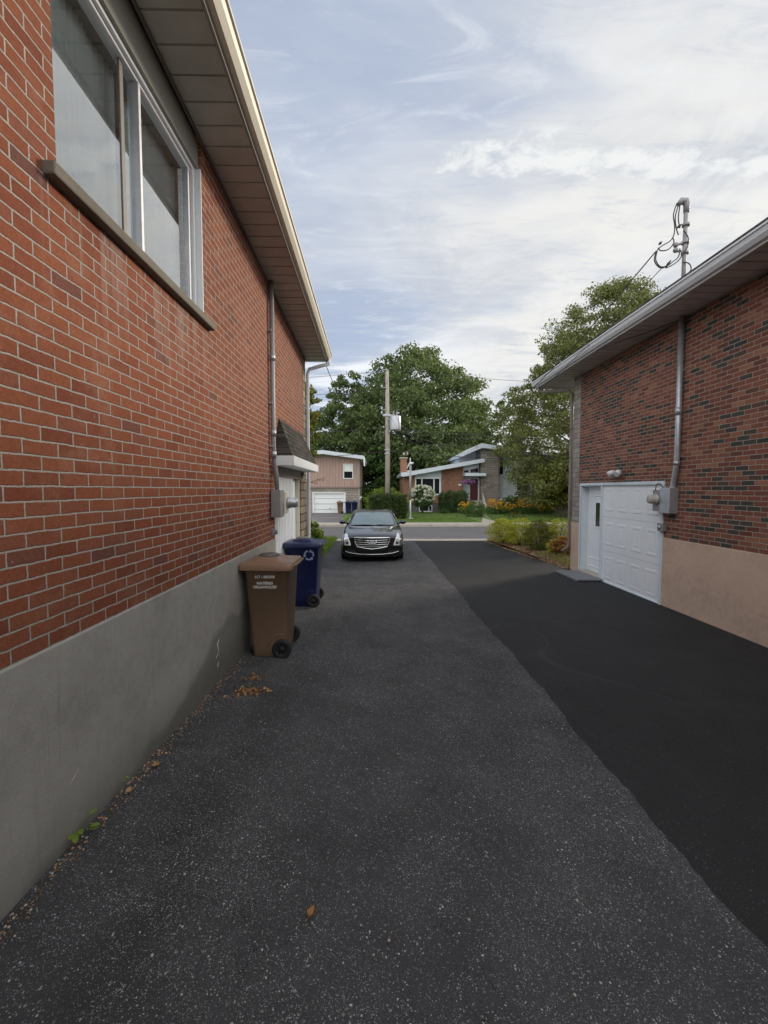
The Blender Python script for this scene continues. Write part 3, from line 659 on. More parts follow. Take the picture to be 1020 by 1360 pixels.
# meter, conduit, downpipe
mb = MB(); mb.box(LX+.012, LX+.15, 6.16, 6.40, 1.70, 2.09); mbx = mb.build('meter_box', M['grey_metal'], H, bevel=.008)
mb = MB(); mb.box(LX+.012, LX+.175, 6.405, 6.60, 1.74, 2.06); mb.build('backplate', M['cream_metal'], mbx, bevel=.01)
mb = MB(); mb.lathe([(.085, .0), (.085, .04), (.072, .045), (.072, .13), (.06, .155), (.02, .16)], (LX+.175, 6.50, 1.90), 'X', 24); mb.build('meter', M['galvanised'], mbx)
mb = MB(); xx = LX+.055; mb.tube([(xx+.02, 6.28, 2.09), (xx+.015, 6.27, 2.30), (xx, 6.22, 2.50), (xx-.005, 6.20, 2.8), (xx-.005, 6.20, SL(6.2)+.0)], .033, 12)
cdt = mb.build('conduit', M['grey_metal'], H)
mb = MB()
for z in (2.85, 2.55, 3.9): mb.cyl((xx-.004, 6.2, z), (xx-.004, 6.2, z+.09), .041, 12)
for z in (3.3, 4.3, 2.7): mb.box(LX+.002, xx+.0, 6.155, 6.25, z, z+.025)
mb.build('clamp', M['galvanised'], cdt)
mb = MB(); mb.box(LX+.001, LX+.05, 6.20, 6.30, 1.44, 1.53); mb.cyl((LX+.05, 6.25, 1.485), (LX+.08, 6.25, 1.485), .03, 12); mb.build('socket', M['grey_metal'], H, bevel=.005)
zz = SL(9.4)
mb = MB(); mb.tube([(LX+.50, 9.36, zz+.02), (LX+.49, 9.37, zz-.08), (LX+.30, 9.36, zz-.13), (LX+.08, 9.34, zz-.20), (LX+.045, 9.34, zz-.30), (LX+.045, 9.34, .25), (LX+.07, 9.34, .16), (LX+.2, 9.34, .10)], .037, 10)
mb.build('downpipe', M['white_metal'], H)

mb = MB()   # old paint drips on the foundation
for l in ([(289, 849), (286, 856), (288, 866), (284, 874)], [(287, 879), (286, 886)]):
    mb = MB(); pts = []
    for x, y in l:
        p = at(x, y, FOC*1.506/(501-x)); pts.append(Vector((LX+.0135, p.y, p.z)))
    mb.tube(pts, [.002, .0042, .0015, .0025][:len(pts)], 5); mb.build('paint_drip', M['print_white'], H)
mb = MB(); pts = [Vector((LX+.0125, at(x, y, FOC*1.506/(501-x)).y, at(x, y, FOC*1.506/(501-x)).z)) for x, y in ((96, 1021), (90, 1032), (81, 1046))]
mb.tube(pts, [.001, .003, .001], 5); mb.build('scratch', M['kerb_concrete'], H)
# ------------------------------------------------------------------ right brick house
RX = 4.94; SZ = 4.87
H2 = empty('brick_house', (RX, 8, 0), 'brick house of mixed red and black bricks with a white panelled garage door', 'house')
mb = MB()
Y0, Y1 = -5.0, 10.9; DZ = 2.225; DY0, DY1 = 7.38, 10.40; FZ = 1.27
mb.extr([(Y0, FZ), (DY0, FZ), (DY0, SZ+.05), (Y0, SZ+.05)], 0, RX, RX+.28)
mb.extr([(DY0, DZ), (10.55, DZ), (10.55, SZ+.05), (DY0, SZ+.05)], 0, RX, RX+.28)
mb.build('wall', M['mixed_brick'], H2)
mb = MB(); mb.extr([(10.551, DZ), (Y1, DZ), (Y1, SZ+.05), (10.551, SZ+.05)], 0, RX-.004, RX+.28); mb.extr([(DY1, FZ), (Y1, FZ), (Y1, DZ-.001), (DY1, DZ-.001)], 0, RX-.004, RX+.28)
mb.build('stone_corner', M['grey_stone_side'], H2)
mb = MB(); mb.box(RX-.014, RX+.28, Y0, DY0, -.1, FZ-.001); mb.box(RX-.014, RX+.28, DY1, Y1, -.1, FZ-.001); mb.build('foundation', M['parging_tan'], H2, bevel=.008)
mb = MB(); mb.box(RX+.28, RX+9, Y0+.1, Y1-.05, -.1, 4.85); mb.build('inner_wall', M['dark_foundation'], H2)
# garage door: embossed panels made as raised pillow fields
GD0, GD1 = 7.42, 9.40; gx = RX+.01
gdm = MB(); gdm.box(gx, gx+.05, GD0, GD1, g(RX, 8)+.02, DZ-.04)
gdo = gdm.build('garage_door', M['white_paint'], H2)
mb = MB(); zb0 = g(RX, 8)+.02; rows_ = 3; hh = (DZ-.04-zb0)/rows_
for r in range(rows_):
    for c in range(4):
        y0 = GD0+.02+(GD1-GD0-.04)*c/4+.085; y1 = GD0+.02+(GD1-GD0-.04)*(c+1)/4-.085
        z0 = zb0+.07+.735*r; z1 = z0+.455
        def ring(i, x): return [(x, y0+i, z0+i), (x, y1-i, z0+i), (x, y1-i, z1-i), (x, y0+i, z1-i)]
        seq = [ring(-.02, gx-.001), ring(.0, gx-.006), ring(.03, gx-.006), ring(.05, gx-.002), ring(.07, gx-.002), ring(.09, gx-.005)]
        V = mb.grid(seq, smooth=False, close=True); mb.bm.faces.new(V[-1])
mb.build('raised_panel', M['white_paint'], gdo)
mb = MB()
for r in range(1, 3): mb.box(gx-.002, gx, GD0+.002, GD1-.002, zb0-.07+.735*r-.004, zb0-.07+.735*r)
mb.build('section_joint', M['taupe_metal'], gdo)
mb = MB(); mb.box(RX-.03, RX+.02, DY0-.02, GD0, .08, DZ+.02); mb.box(RX-.03, RX+.02, DY1, DY1+.035, .08, DZ+.02); mb.box(RX-.03, RX+.02, GD0, DY1, DZ-.04, DZ+.02); mb.box(RX-.025, RX+.1, GD1, GD1+.06, .08, DZ-.041)
mb.box(RX-.02, RX+.06, GD0, GD1, .05, zb0-.001)
mb.build('door_frame', M['siding_blue_white'], H2, bevel=.004)
mb = MB(); mb.box(RX+.0, RX+.30, DY1-.02, DY1-.001, .08, DZ-.041); mb.box(RX+.02, RX+.30, GD1+.061, DY1-.021, DZ-.06, DZ-.041); mb.build('reveal', M['siding_blue_white'], H2)
dx = RX+.16
dm = MB(); dm.box(dx, dx+.045, GD1+.06, DY1-.02, .16, DZ-.06); dr = dm.build('door', M['white_paint'], H2, bevel=.003)
mb = MB()
dyA, dyB = GD1+.16, DY1-.16
def emb(y0, y1, z0, z1):
    def ring(i, x): return [(x, y0+i, z0+i), (x, y1-i, z0+i), (x, y1-i, z1-i), (x, y0+i, z1-i)]
    V = mb.grid([ring(0, dx-.001), ring(.012, dx-.012), ring(.03, dx-.012), ring(.045, dx-.003)], smooth=False, close=True); mb.bm.faces.new(V[-1])
emb(9.68, 9.92, .26, .50); emb(9.97, dyB+.06, .26, .50); emb(9.68, dyB+.06, 1.93, 2.10)
mb.build('moulded_panel', M['white_paint'], dr)
mb = MB(); mb.box(dx-.014, dx-.001, 9.755, 10.02, 1.20, 1.84); lf = mb.build('window', M['white_paint'], dr, bevel=.004)
mb = MB(); mb.box(dx-.018, dx-.0145, 9.80, 9.975, 1.25, 1.79); mb.build('pane', M['dark_glass'], lf)
mb = MB(); mb.box(dx-.03, dx-.0, 9.51, 9.57, 1.36, 1.50); mb.build('lock', M['black_plastic'], dr, bevel=.004); mb = MB(); mb.cyl((dx-.01, 9.54, 1.16), (dx-.05, 9.54, 1.16), .012, 8); mb.ico((dx-.055, 9.54, 1.16), .025); mb.build('handle', M['black_plastic'], dr, bevel=.004)
mb = MB(); mb.box(RX-.05, RX+.2, GD1+.02, DY1, .06, .158); mb.build('threshold', M['kerb_concrete'], dr, bevel=.006)
# eaves
mb = MB(); y = Y0
while y < 11.9:
    y1 = min(y+.195, 11.9)
    mb.box(4.34, RX+.0 if y < 10.7 else RX+.3, y, y1, SZ, SZ+.012); mb.box(4.34, RX, y1, y1+.012, SZ+.006, SZ+.02); mb.box(4.34, RX, y, y+.01, SZ-.006, SZ-.0005); y += .207
mb.box(RX+.3, RX+9, 10.9, 11.9, SZ+.001, SZ+.013)
mb.build('soffit', M['soffit_pale'], H2)
mb = MB(); mb.box(4.315, 4.34, Y0, 11.9, SZ-.03, SZ+.17); mb.box(4.315, RX+9, 11.901, 11.925, SZ-.03, SZ+.17); mb.build('fascia', M['white_metal'], H2)
Z = lambda y: SZ
mb = MB(); sweep(mb, [(4.314, .0), (4.27, .0), (4.235, .045), (4.222, .10), (4.205, .105), (4.205, .128), (4.225, .128), (4.245, .112), (4.25, .06), (4.275, .015), (4.314, .015)], Y0, 11.93, Z); mb.build('gutter', M['white_metal'], H2)
mb = MB(); A = [(4.27, Y0, SZ+.175), (4.27, 11.95, SZ+.175), (13.5, 11.95, SZ+.6), (13.5, Y0, SZ+.6)]
mb.face(A); mb.face([(x, y, z+.03) for x, y, z in A]); mb.face([A[0], A[1], (4.27, 11.95, SZ+.205), (4.27, Y0, SZ+.205)]); mb.build('roof', M['shingle'], H2)
mb = MB(); mb.box(RX-.018, RX-.001, Y0, 10.9, SZ-.03, SZ-.002); mb.build('moulding', M['brown_metal'], H2)
# service conduit, mast, meters
cy = 7.0; cx = RX-.055
mb = MB(); mb.tube([(cx-.0, 7.12, 2.0), (cx-.0, 7.10, 2.12), (cx-.005, 7.04, 2.36), (cx-.01, 7.0, 2.55), (cx-.01, 7.0, SZ)], .042, 14); c2 = mb.build('conduit', M['galvanised'], H2)
mb = MB(); mb.cyl((cx-.01, 7, 3.30), (cx-.01, 7, 3.42), .052, 14); mb.cyl((cx-.008, 7.01, 2.50), (cx-.01, 7, 2.56), .05, 14)
for z in (2.62, 3.25, 4.0, 4.5): mb.box(RX-.03, RX-.001, 6.955, 7.06, z, z+.025)
mb.build('clamp', M['galvanised'], c2)
mt = at(905, 270, 7.0)
mb = MB(); mb.tube([(cx-.01, 7.0, SZ+.2), (cx-.005, 7.0, mt.z-.1)], .030, 14); ms_ = mb.build('mast', M['grey_metal'], H2)
mb = MB(); mb.tube([(cx, 7.0, mt.z-.14), (cx, 7.0, mt.z-.02), (cx-.02, 7.0, mt.z+.03), (cx-.08, 7.0, mt.z+.035), (cx-.13, 7.0, mt.z-.02)], [.04, .045, .055, .05, .035], 12); mb.build('weatherhead', M['grey_metal'], ms_)
mb = MB()
for z in (mt.z-.62, mt.z-.78, mt.z-.35): mb.cyl((cx, 7, z), (cx, 7, z+.04), .055, 12)
mb.cyl((cx, 7, mt.z-.6), (cx-.16, 7.0, mt.z-.64), .02, 8); mb.ico((cx-.15, 7.0, mt.z-.64), .04); mb.ico((cx-.15, 7.0, mt.z-.72), .04); mb.cyl((cx-.05, 7.02, mt.z-.72), (cx-.17, 7, mt.z-.74), .018, 8)
mb.build('bracket', M['grey_metal'], ms_)
def loop(pts, r=.011, n=20):
    P_ = [Vector(p) for p in pts]; out = []
    for i in range(len(P_)-1):
        p0 = P_[max(0, i-1)]; p1 = P_[i]; p2 = P_[i+1]; p3 = P_[min(len(P_)-1, i+2)]
        for k in range(6):
            t = k/6; out.append(0.5*((2*p1)+(p2-p0)*t+(2*p0-5*p1+4*p2-p3)*t*t+(3*p1-p0-3*p2+p3)*t**3))
    out.append(P_[-1]); return out
def pix(l, Y=6.95): return [at(x, y, Y) for x, y in l]
mb = MB()
for l in ([(901, 272), (897, 288), (898, 302), (901, 312)], [(899, 270), (894.5, 285), (896, 300), (895, 312), (890, 320), (880, 326), (875, 330), (871, 335)],
          [(903, 272), (901, 290), (903, 303)], [(893, 315), (895, 322), (888, 331), (878, 333), (874, 329)], [(871, 335), (869, 345), (873, 353), (880, 356), (889, 351)],
          [(873, 333), (871, 345), (877, 354), (886, 353), (893, 348), (901, 341), (903, 330)], [(908, 306), (914, 316), (913, 328), (908, 335), (902, 345), (893, 352), (884, 356)], [(907, 348), (915, 350), (918, 357), (914, 363)]):
    mb.tube(loop(pix(l)), .0085, 6)
mb.build('drip_loop', M['wire'], ms_)
mb = MB()
for (a, b_) in (((884, 355), (891, 346)), ((875, 325), (879, 321)), ((899, 303), (905, 298))):
    p, q = pix([a, b_]); mb.tube([p, p.lerp(q, .5), q], [.01, .022, .01], 8)
mb.build('splice', M['black_plastic'], ms_)
mb = MB(); mb.tube(loop([at(902, 425, 6.9), (4.80, 7.3, 4.83), (4.65, 7.55, 4.80), (4.45, 7.9, 4.79), (4.36, 8.3, 4.80), (4.34, 8.7, 4.84)]), .008, 6); mb.build('cable', M['wire'], H2)
mb = MB(); mb.box(RX-.155, RX-.001, 7.02, 7.27, 1.70, 2.13); bx = mb.build('meter_box', M['galvanised'], H2, bevel=.01)
mb = MB(); mb.box(RX-.125, RX-.001, 7.275, 7.50, 1.73, 2.09); mb.build('backplate', M['grey_metal'], bx, bevel=.01)
mb = MB(); mb.lathe([(.09, 0), (.09, -.03), (.078, -.035), (.078, -.11), (.068, -.135), (.02, -.14)], (RX-.126, 7.385, 1.93), 'X', 24); mb.build('meter', M['meter_grey'], bx)
mb = MB(); mb.tube(loop([(RX-.14, 7.2, 2.13), (RX-.16, 7.25, 2.19), (RX-.15, 7.36, 2.18), (RX-.13, 7.42, 2.08)]), .008, 6); mb.build('bonding_wire', M['wire'], bx)
mb = MB(); mb.box(RX-.075, RX-.001, 7.28, 7.43, 1.38, 1.52); jb = mb.build('junction_box', M['grey_metal'], H2, bevel=.006)
mb = MB(); mb.lathe([(.035, 0), (.035, -.02), (.01, -.025)], (RX-.076, 7.355, 1.45), 'X', 14); mb.build('cover', M['galvanised'], jb)
mb = MB(); mb.tube([(4.36, 11.75, SZ), (4.36, 11.75, SZ-.10), (4.42, 11.7, SZ-.16), (RX-.10, 11.0, SZ-.28), (RX-.045, 10.93, SZ-.38), (RX-.045, 10.93, .72), (RX-.07, 10.94, .62), (RX-.2, 10.98, .52)], .04, 12)
for z in (1.5, 3.6): mb.box(RX-.09, RX-.002, 10.88, 10.9, z, z+.03)
mb.build('downpipe', M['brown_metal'], H2)
sl = MB(); p = Vector((RX-.001, 8.75, 2.42)); sl.lathe([(.055, 0), (.055, -.025), (.03, -.035)], p, 'X', 16); sl.tube([p+Vector((-.03, 0, 0)), p+Vector((-.09, 0, .01))], .02, 8)
slo = sl.build('security_lamp', M['white_metal'], H2)
mb = MB()
for dy in (-.1, .1):
    mb.tube([p+Vector((-.06, dy*.2, .0)), p+Vector((-.08, dy, .02))], .012, 8)
    mb.tube([p+Vector((-.06, dy, .045)), p+Vector((-.10, dy*1.25, .03)), p+Vector((-.17, dy*1.5, -.02))], [.03, .052, .06], 14)
mb.build('lamp_head', M['white_metal'], slo)
mb = MB(); mb.lathe([(.02, .03), (.04, .0), (.035, -.04), (.01, -.06)], p+Vector((-.10, 0, -.05)), 'Z', 14); mb.build('sensor', M['dull_grey_plastic'], slo)
# ramp grate
gz = g(4.6, 9.6)
mb = MB(); 
for k in range(9): mb.box(4.38+k*.062, 4.388+k*.062+.006, 9.30, 10.38, gz+.02, gz+.055)
for k in range(19): mb.box(4.36, 4.93, 9.30+k*.06, 9.30+k*.06+.012, gz+.03, gz+.052)
mb.box(4.352, 4.368, 9.29, 10.40, gz+.012, gz+.06); mb.box(4.92, 4.935, 9.29, 10.40, gz+.012, gz+.06)
rt = thing('entry_grate', mb, M['galvanised'], 'grey metal grate mat lying on new asphalt before the white side door', 'door mat')

# ------------------------------------------------------------------ far houses
def fbox(mb, x0, x1, ya, yb, Y, depth=.3, proud=0.0):
    """box whose front face at depth Y-proud covers the pixels x0..x1, ya(top)..yb(bottom)"""
    a = at(x0, yb, Y); b_ = at(x1, ya, Y); mb.box(a.x, b_.x, Y-proud, Y-proud+depth, a.z, b_.z)
def fpoly(mb, pts, Y, depth=.3, proud=0.0):
    P_ = [at(x, y, Y) for x, y in pts]; mb.extr([(p.x, p.z) for p in P_], 1, Y-proud, Y-proud+depth)
# pink brown house
BY = 36.5
BH = empty('split_level_house', at(440, 684, BY), 'pinkish timber clad house with white garage door across the street', 'house')
mb = MB(); fpoly(mb, [(388, 647), (477, 647), (477, 609), (430, 603), (388, 606)], BY, 8); mb.build('upper_wall', M['pink_siding'], BH)
mb = MB(); fbox(mb, 388, 416, 648, 690, BY, 8); fbox(mb, 458.2, 476.5, 648, 690, BY, 8); fbox(mb, 416, 458.2, 648, 654.5, BY, 8); mb.build('lower_wall', M['grey_stone_front'], BH)
mb = MB(); fbox(mb, 388, 477.5, 646.3, 648.6, BY, .1, .1); mb.build('belt_board', M['brown_metal'], BH)
mb = MB()
fpoly(mb, [(386, 602.5), (430, 599), (484, 606.5), (484, 611), (430, 603.8), (386, 607)], BY, 10, .9); mb.build('roof', M['roof_white'], BH)
mb = MB(); fpoly(mb, [(482.6, 608), (485, 608.2), (485.3, 620), (483.8, 620)], BY, .2, .95); mb.build('downpipe', M['white_metal'], BH)
mb = MB(); fbox(mb, 475.6, 477.6, 610, 684, BY, .15, .03); mb.build('corner_board', M['taupe_metal'], BH)
mb = MB(); fbox(mb, 416.3, 458, 654.8, 685.2, BY, .1, -.12); gd = mb.build('garage_door', M['white_paint'], BH)
mb = MB()
for y in (662, 669, 676.5): fbox(mb, 416.5, 457.8, y, y+.45, BY, .02, -.10)
mb.build('section_joint', M['taupe_metal'], gd)
mb = MB(); fbox(mb, 415.2, 416.6, 654, 685.4, BY, .15, .03); fbox(mb, 457.6, 459, 654, 685.4, BY, .15, .03); fbox(mb, 416.6, 457.6, 654, 655.2, BY, .15, .03); mb.build('frame', M['white_paint'], gd)
mb = MB(); fbox(mb, 437.2, 438.6, 674.6, 676, BY, .03, -.05); mb.build('handle', M['grey_metal'], gd)
def window(parent, x0, x1, y0, y1, Y, n=1, bars=(), fr=1.0, mat='white_paint', proud=.06, hor=()):
    w = MB()
    fbox(w, x0, x0+fr, y0, y1, Y, .1, proud); fbox(w, x1-fr, x1, y0, y1, Y, .1, proud); fbox(w, x0+fr, x1-fr, y0, y0+fr, Y, .1, proud); fbox(w, x0+fr, x1-fr, y1-fr, y1, Y, .1, proud)
    for b_ in bars: fbox(w, b_-.5*fr, b_+.5*fr, y0+fr, y1-fr, Y, .08, proud-.005)
    for h in hor: fbox(w, x0+fr, x1-fr, h-.35, h+.35, Y, .07, proud-.01)
    wo = w.build('window', M[mat], parent)
    p_ = MB(); fbox(p_, x0+fr*.5, x1-fr*.5, y0+fr*.5, y1-fr*.5, Y, .03, proud-.04); p_.build('pane', M['dark_glass'], wo); return wo
w = window(BH, 456, 469, 616, 636, BY, hor=(626,))
mb = MB(); fbox(mb, 457.3, 467.8, 617.2, 625.5, BY, .015, .025); mb.build('blind', M['curtain'], w)
window(BH, 392, 408, 617, 636, BY)
mb = MB(); fbox(mb, 478, 481, 659.6, 661, BY, .3, .3); fbox(mb, 477.3, 479, 661, 663.5, BY, .1, .1); mb.build('wall_lamp', M['white_metal'], BH)

# right split level
WY = 38.0
WH = empty('split_level_house', at(600, 682, WY), 'low brick and stone house with sloping white roofs and dark red door', 'house')
mb = MB(); fpoly(mb, [(536, 668), (551, 668), (551, 631), (536, 633)], WY, 9); fpoly(mb, [(551, 668), (586.5, 668), (586.5, 657.5), (551, 657.5)], WY, 9); fpoly(mb, [(586.5, 668), (615, 668), (615, 618), (586.5, 624)], WY, 9); mb.build('wall', M['far_brick'], WH)
mb = MB(); fbox(mb, 536, 615, 668.1, 690, WY, 9, -.03); fbox(mb, 615, 637, 664.6, 690, WY, 3, -.0); mb.build('foundation', M['dark_foundation'], WH)
mb = MB(); fpoly(mb, [(551, 657.4), (586.4, 657.4), (586.4, 624), (551, 631)], WY, .3, -.06); mb.build('panel', M['siding_blue_white'], WH)
w = window(WH, 551, 585, 634.2, 657.5, WY, bars=(560.2, 576.2), fr=1.7)
window(WH, 556.5, 574, 671, 679.5, WY, bars=(569.5,), fr=.9)
mb = MB(); fpoly(mb, [(531.5, 628.5), (548, 626), (640, 609.6), (640, 614.6), (550, 631), (534, 633.6), (532, 632.4)], WY, 10, 1.0); mb.build('roof', M['roof_white'], WH)
ch = MB(); fbox(ch, 534, 543, 606, 628, WY, .8, -2.5); cho = ch.build('chimney', M['far_brick'], WH)
mb = MB(); fbox(mb, 533, 544, 604.6, 606.2, WY, 1.0, -2.4); a = at(536.5, 604.6, 40.9); b_ = at(541, 604.6, 40.9)
mb.cyl(a, a+Vector((0, 0, .25)), .11, 10); mb.cyl(b_, b_+Vector((0, 0, .32)), .09, 10); mb.build('chimney_cap', M['kerb_concrete'], cho)
# entry bay
mb = MB(); fpoly(mb, [(615, 664.5), (625.2, 664.5), (625.2, 636), (637, 636), (637, 615), (615, 618)], WY, .3, -.3); fbox(mb, 636, 638, 636, 664.5, WY, .3, -.3); mb.build('entry_wall', M['vertical_siding'], WH)
mb = MB(); fbox(mb, 625.2, 636, 636, 664.3, WY, .1, -.35); dr = mb.build('door', M['maroon'], WH)
mb = MB(); fbox(mb, 624.2, 625.3, 634.8, 664.4, WY, .12, -.28); fbox(mb, 635.8, 637, 634.8, 664.4, WY, .12, -.28); mb.build('frame', M['white_paint'], dr)
mb = MB(); fpoly(mb, [(615.5, 621.5), (636.5, 617.5), (636.5, 628.6), (615.5, 628.6)], WY, .1, -.2); tw = mb.build('window', M['white_paint'], WH)
mb = MB(); fpoly(mb, [(616.6, 627.6), (623, 627.6), (623, 623.8), (616.6, 625)], WY, .05, -.16); fpoly(mb, [(625.2, 627.6), (635.8, 627.6), (635.8, 621.2), (625.2, 623.4)], WY, .05, -.16); mb.build('pane', M['dark_glass'], tw)
mb = MB(); fbox(mb, 614.8, 641.5, 629, 632.6, WY, 1.6, 1.1); mb.build('canopy', M['siding_blue_white'], WH)
mb = MB()
for k in range(5): fbox(mb, 623-.6*k*0, 643, 664.6+k*2.6, 690, WY, .32, .1+.32*(k+1))
mb.build('steps', M['kerb_concrete'], WH)
for x0, x1, side in ((622.5, 620.6, 0), (640.5, 645.5, 1)):
    mb = MB(); A = at(x0, 654, WY-.2); B = at(x1 if side else 621.5, 671, WY-1.9)
    mb.tube([A, B], .035, 6)
    for k in range(9):
        p = A.lerp(B, k/8); mb.tube([p, p+Vector((0, 0, -.82))], .018 if 0 < k < 8 else .045, 5)
    mb.tube([A+Vector((0, 0, -.75)), B+Vector((0, 0, -.75))], .025, 5); mb.build('railing', M['white_metal'], WH)
mb = MB(); fbox(mb, 608.6, 613, 643, 645, WY, .04, .04); mb.build('number_plaque', M['plaque'], WH)
# tower, upper storey
mb = MB(); fpoly(mb, [(638, 690), (661.3, 690), (661.3, 600.5), (638, 596.5)], WY, 8, .25); mb.build('tower_wall', M['grey_stone_front'], WH)
mb = MB(); fpoly(mb, [(612, 618), (638, 616), (638, 597), (614, 606)], WY, 6, -1.6); mb.build('gable_wall', M['white_siding'], WH)
mb = MB(); fpoly(mb, [(608, 605), (636.5, 590), (664, 594.6), (664, 600), (640, 596), (636, 596.5), (609, 608.2)], WY, 9, .9); mb.build('tower_roof', M['roof_white'], WH)
mb = MB(); fbox(mb, 661.3, 764, 602, 661, WY, 8, -.5); mb.build('wing_wall', M['white_siding'], WH)
mb = MB(); fbox(mb, 661.3, 764, 661.1, 690, WY, 7, -.6); mb.build('wing_foundation', M['dark_foundation'], WH)
mb = MB(); fpoly(mb, [(663, 596), (766, 610), (766, 615), (663, 600.5)], WY, 9, .4); mb.build('wing_roof', M['roof_white'], WH)
window(WH, 662.5, 676, 661.4, 670, WY, fr=.9, proud=-.4)
window(WH, 688, 704, 634, 652, WY, fr=1, proud=-.4, bars=(696,))
window(WH, 664.5, 671, 607, 631, WY, fr=.9, proud=-.4)
mb = MB(); p = at(622, 640, WY-1.0); mb.tube([p+Vector((0, 0, .95)), p+Vector((0, 0, .1))], .008, 5); mb.lathe([(.06, -.2), (.2, -.05), (.22, .02)], p, 'Z', 14)
fb = thing('hanging_basket', mb, M['dull_grey_plastic'], 'hanging basket of purple flowers beside the dark red door', 'hanging basket')
C, L = crown_pts(p, p.z-.28, p.z+.2, .62, lambda t: math.sin(PI*(t*.8+.1)), 60, 12, .11)
quads_mesh('flowers', leaves(L, .1), M['purple_petal'], fb)
# ------------------------------------------------------------------ text helper
def text_mesh(name, s, size, mat, parent, M4, align='CENTER', extr=0.0015, bold=0.0):
    cu = bpy.data.curves.new(name, 'FONT'); cu.body = s; cu.size = size; cu.align_x = align; cu.extrude = extr; cu.offset = bold; cu.resolution_u = 3
    t = bpy.data.objects.new(name, cu); col.objects.link(t)
    bpy.context.view_layer.update()
    me = bpy.data.meshes.new_from_object(t.evaluated_get(bpy.context.evaluated_depsgraph_get()))
    me.transform(M4); bpy.data.objects.remove(t); me.materials.clear()
    return link_mesh(name, me, mat, parent)

# ------------------------------------------------------------------ wheeled carts
def rrect(x0, x1, y0, y1, z, r, n=4):
    pts = []
    for cx_, cy_, a0_ in ((x1-r, y1-r, 0), (x0+r, y1-r, PI/2), (x0+r, y0+r, PI), (x1-r, y0+r, 3*PI/2)):
        for k in range(n+1):
            a = a0_+PI/2*k/n; pts.append((cx_+r*math.cos(a), cy_+r*math.sin(a), z))
    return pts
def cart(x0, y0, W, D, Ht, body, lid, label, cat, group=None, rot=0, small=False):
    """near left corner x0,y0 of the rim; wheels and handle on the +X side"""
    z = g(x0+W/2, y0+D/2)+.012
    R_ = empty('wheeled_cart', (x0+W/2, y0+D/2, z), label, cat, group)
    x1, y1 = x0+W, y0+D
    mb = MB(); rows = []
    for f, inx, outx, iny in ((0.0, .10, .075, .055), (.02, .085, .06, .045), (.12, .078, .055, .04), (.90, .015, .008, .008), (.905, -.004, -.004, -.004), (.955, -.004, -.004, -.004), (.957, .02, .02, .02)):
        rows.append(rrect(x0+inx, x1-outx, y0+iny, y1-iny, z+Ht*f, .045))
    V = mb.grid(rows, smooth=True, close=True); mb.bm.faces.new(V[0]); 
    mb.build('body', body, R_)
    # moulded wheel arch lines and ribs on the body
    wr = .105; wx = x1-.095
    for yy in (y0+.032, y1-.032):
        mb = MB(); mb.tube([(wx-.155+.155*(1-math.cos(a)), yy+ (.004 if yy < y0+.1 else -.004), z+.10+.165*math.sin(a)) for a in np.linspace(.25, PI/2, 9)], .007, 6)
        mb.build('wheel_arch', body, R_)
    # lid
    lz = z+Ht*.955
    mb = MB(); rows = []
    for dx0, dx1, dy, dz in ((-.045, -.03, -.028, -.055), (-.05, -.035, -.032, -.05), (-.048, -.035, -.032, .0), (-.03, -.03, -.02, .018), (.03, .03, .05, .022), (.075, .10, .10, .024), (.115, .15, .13, .058), (.16, .19, .17, .062)):
        rr = rrect(x0+dx0, x1-dx1, y0+dy, y1-dy, lz+dz, .05 if dz < .05 else .03)
        sag = [(px, py, pz + (.012*math.sin((py-y0)/D*PI*2) if dz < .02 else 0) + .010*math.sin((px-x0)/W*PI*1.7)*(1 if dz < .03 else .3)) for px, py, pz in rr]
        rows.append(sag)
    V = mb.grid(rows, smooth=True, close=True); mb.bm.faces.new(V[-1]); mb.bm.faces.new(V[0][::-1])
    lo = mb.build('lid', lid, R_, bevel=.003)
    mb = MB(); mb.lathe([(.115, .0), (.115, .012), (.10, .022), (.05, .03), (.01, .031)], (x0+W*.5-.03, y0+D/2, lz+.062), 'Z', 28)
    mb.build('vent_cap', M['dull_grey_plastic'], lo)
    mb = MB()
    mb.tube([(x1-.02, y0+.04, lz-.05), (x1+.045, y0+.045, lz-.015), (x1+.06, y0+.09, lz-.01), (x1+.06, y1-.09, lz-.01), (x1+.045, y1-.045, lz-.015), (x1-.02, y1-.04, lz-.05)], .015, 8)
    mb.build('handle', body, R_)
    for yy, s_ in ((y0+.02, 1), (y1-.02, -1)):
        mb = MB(); mb.lathe([(.03, -.012), (.058, -.014), (.066, -.027), (wr-.010, -.027), (wr, -.019), (wr, .019), (wr-.010, .027), (.066, .027), (.058, .014), (.03, .012)], (wx, yy, z+wr), 'Y', 28); wl = mb.build('wheel', M['rubber'], R_)
        mb = MB(); mb.lathe([(.012, -.034), (.024, -.032), (.03, -.018), (.03, .018), (.024, .032), (.012, .034)], (wx, yy, z+wr), 'Y', 16)
        for k in range(6):
            a = k*PI/3; mb.tube([(wx, yy-.018*s_, z+wr), (wx+.066*math.cos(a), yy-.018*s_, z+wr+.066*math.sin(a))], .006, 5)
        mb.build('hub', M['black_plastic'], wl)
    mb = MB(); mb.cyl((wx, y0-.0, z+wr), (wx, y1, z+wr), .012, 10); mb.build('axle', M['cream_metal'], R_)
    if small: return R_
    mb = MB(); mb.box(x0+.03, x0+.085, y0+.12, y1-.12, z+.03, z+.09); mb.build('toe_plate', M['black_plastic'], R_, bevel=.01)
    return R_
BX0, BY0, BW_, BD_, BH_ = -1.465, 4.68, .51, .58, 1.09
b1 = cart(BX0, BY0, BW_, BD_, BH_, M['brown_plastic'], M['brown_lid'], 'brown wheeled organic waste cart beside the grey foundation', 'waste cart', 'carts by the brick house')
